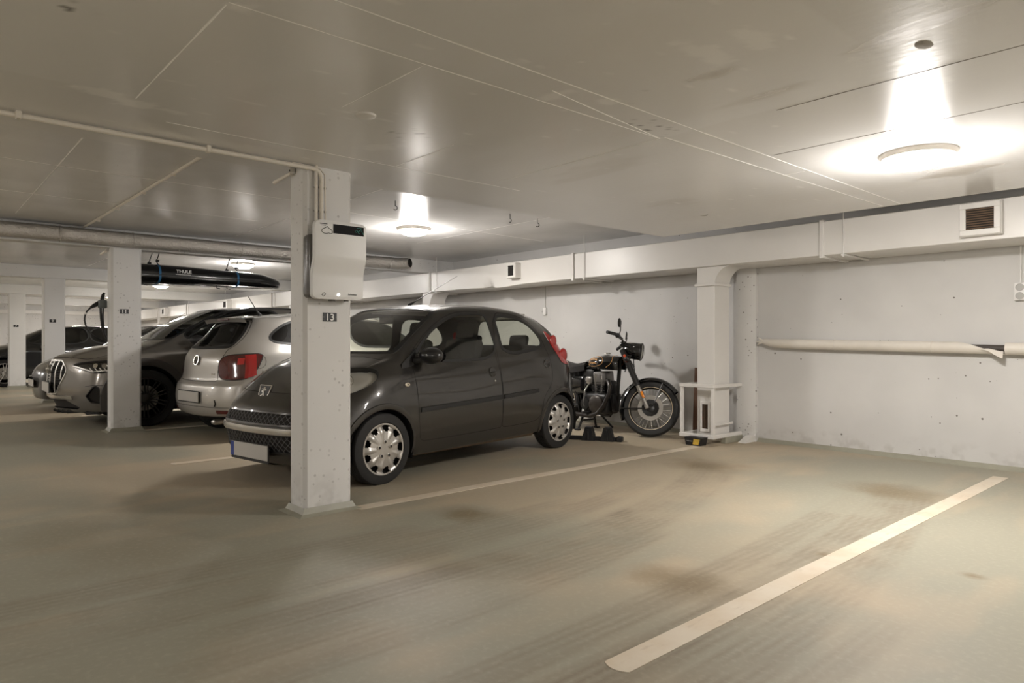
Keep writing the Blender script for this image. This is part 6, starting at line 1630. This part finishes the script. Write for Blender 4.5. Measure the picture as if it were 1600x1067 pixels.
MB().box((xf - .001, -.125, .446), (xf + .0004, -.095, .449)).build('printed_line', thin, fp)
xb = front_x(.02) + .001
MB().lathe([(.008, 0), (.008, .001), (0, .0014)], (xb, .01, .026), (1, 0, 0), 16).build('status_light', mat('led_white', (0.9, 0.9, 0.9), 0.3, emit=(1, 0.98, 0.95), estr=3.0), fp)
MB().tube([(xb, a, b) for a, b in ((-.088,.036),(-.104,.022),(-.092,.012),(-.076,.026))], .0018, 5, closed=True).build('card_icon', thin, fp)
text_on('maker_lettering', 'Schneider', .016, (xb + .0004, .108, .030), (0, 1, 0), (0, 0, 1), thin, fp)
MB().cyl((.05, 0, .0), (.05, 0, -.012), .022).build('cable_gland', M_CHGREY, ch)
MB().cyl((.05, .10, .0), (.05, .10, -.010), .016).build('cable_gland', M_CHGREY, ch)

# charging cable on the second column
cc = thing('charging_cable', 'black charging cable looped on a grey holder at the second column', 'cable', (-9.62, 1.887, 0))
MB().cbox((.0, -.045, 1.56), (.10, .09, .10), .015, seg=2).build('holder', mat('holder_grey', (0.12, 0.13, 0.125), 0.5), cc)
MB().tube([(-.03, -.08, 1.58), (-.03, -.12, 1.545), (-.03, -.165, 1.515)], [.022, .026, .016], 10).build('plug', M_DARK, cc)
def smooth(pts, n=3): return chaikin(pts, n, False)
MB().tube(smooth([(-.03, -.16, 1.518), (-.03, -.215, 1.46), (-.03, -.235, 1.36), (-.03, -.20, 1.24), (-.03, -.12, 1.15), (-.03, -.03, 1.11), (-.10, .03, 1.10)]), .0095, 8).build('cable', M_DARK, cc)
MB().tube(smooth([(-.02, -.02, 1.70), (-.02, -.05, 1.66), (-.02, -.065, 1.50), (-.02, -.05, 1.30), (-.02, -.015, 1.16), (-.02, .03, 1.12)]), .013, 8).build('cable', M_DARK, cc)
MB().tube(smooth([(-.04, -.02, 1.70), (-.04, -.03, 1.55), (-.04, -.035, 1.35), (-.04, .0, 1.15)]), .010, 8).build('cable', M_DARK, cc)
MB().tube([(-.03, -.216, 1.452), (-.03, -.224, 1.43)], .0115, 8).build('tape_band', M_BRIGHT, cc)

# roof box hung from the ceiling
rb = thing('roof_box', 'long black car roof box hanging from the ceiling', 'roof box', (-10.92, 0, 0))
M_BOX = mat('roof_box_black', (0.007, 0.007, 0.0075), 0.16, coat=0.5)
def rbox(u, v):
    y = 2.22 + 2.36 * u
    e = min(1, (u / .05)) ** .5 * min(1, ((1 - u) / .16)) ** .5 if 0 < u < 1 else 0.02
    hw = .41 * (0.35 + .65 * e); zt = 2.10 + .11 * e - .05 * max(0, u - .35) / .65; zb = 1.955 - .03 * e
    zm = zb + (zt - zb) * .42
    a = 2 * PI * v; c, s = math.cos(a), math.sin(a)
    q = .5
    x = hw * math.copysign(abs(c) ** q, c); z = zm + (zt - zm if s > 0 else zm - zb) * math.copysign(abs(s) ** .7, s)
    return (x, y, z)
bx = MB().grid(rbox, 48, 40)
for u in (0, 1):
    loop = [rbox(u, k / 40) for k in range(40)]; bx.add(loop, [tuple(range(40))])
bx.build('shell', M_BOX, rb, smooth=60)
MB().tube([(rbox(.02 + .96 * k / 30, 0.0)[0] + .002, rbox(.02 + .96 * k / 30, 0)[1], rbox(.02 + .96 * k / 30, 0)[2]) for k in range(31)], .006, 6).build('lid_seam', M_DARK, rb)
blue = mat('blue_strap', (0.03, 0.16, 0.34), 0.6)
for y0 in (2.74, 3.86):
    u = (y0 - 2.22) / 2.42
    MB().grid(lambda a, b: tuple(p * k for p, k in zip(rbox(u + .012 * (b - .5), a), (1.012, 1, 1))), 40, 2).build('strap', blue, rb)
    x, y, z = rbox(u, .25)
    for sx in (-.25, .25):
        MB().tube([(sx, y0, z - .004), (sx * .8, y0 - .02, z + .05), (sx * .85, y0, z + .08), (sx * .8, y0 + .05, Z_CEIL)], .007, 6).build('hanging_strap', M_DARK, rb)
        MB().cbox((sx * .85, y0, z + .05), (.05, .05, .03), .008).build('buckle', M_DARK, rb)
u = (3.02 - 2.22) / 2.42
px_ = rbox(u, .035)
text_on('lettering', 'THULE', .062, (px_[0] + .006, 3.04, px_[2] + .005), (0, 1, 0), (0, 0, 1), M_BRIGHT, rb, bold=.0015, squeeze=1.1)
MB().box((px_[0] + .002, 2.93, px_[2] - .04), (px_[0] + .005, 3.14, px_[2] - .034)).build('printed_line', M_BRIGHT, rb)
for y0 in (2.55, 3.55, 3.70):
    MB().tube([(.25, y0, 1.935), (.26, y0, 1.905), (.25, y0 + .05, 1.90)], .008, 6).build('clamp', M_DARK, rb)
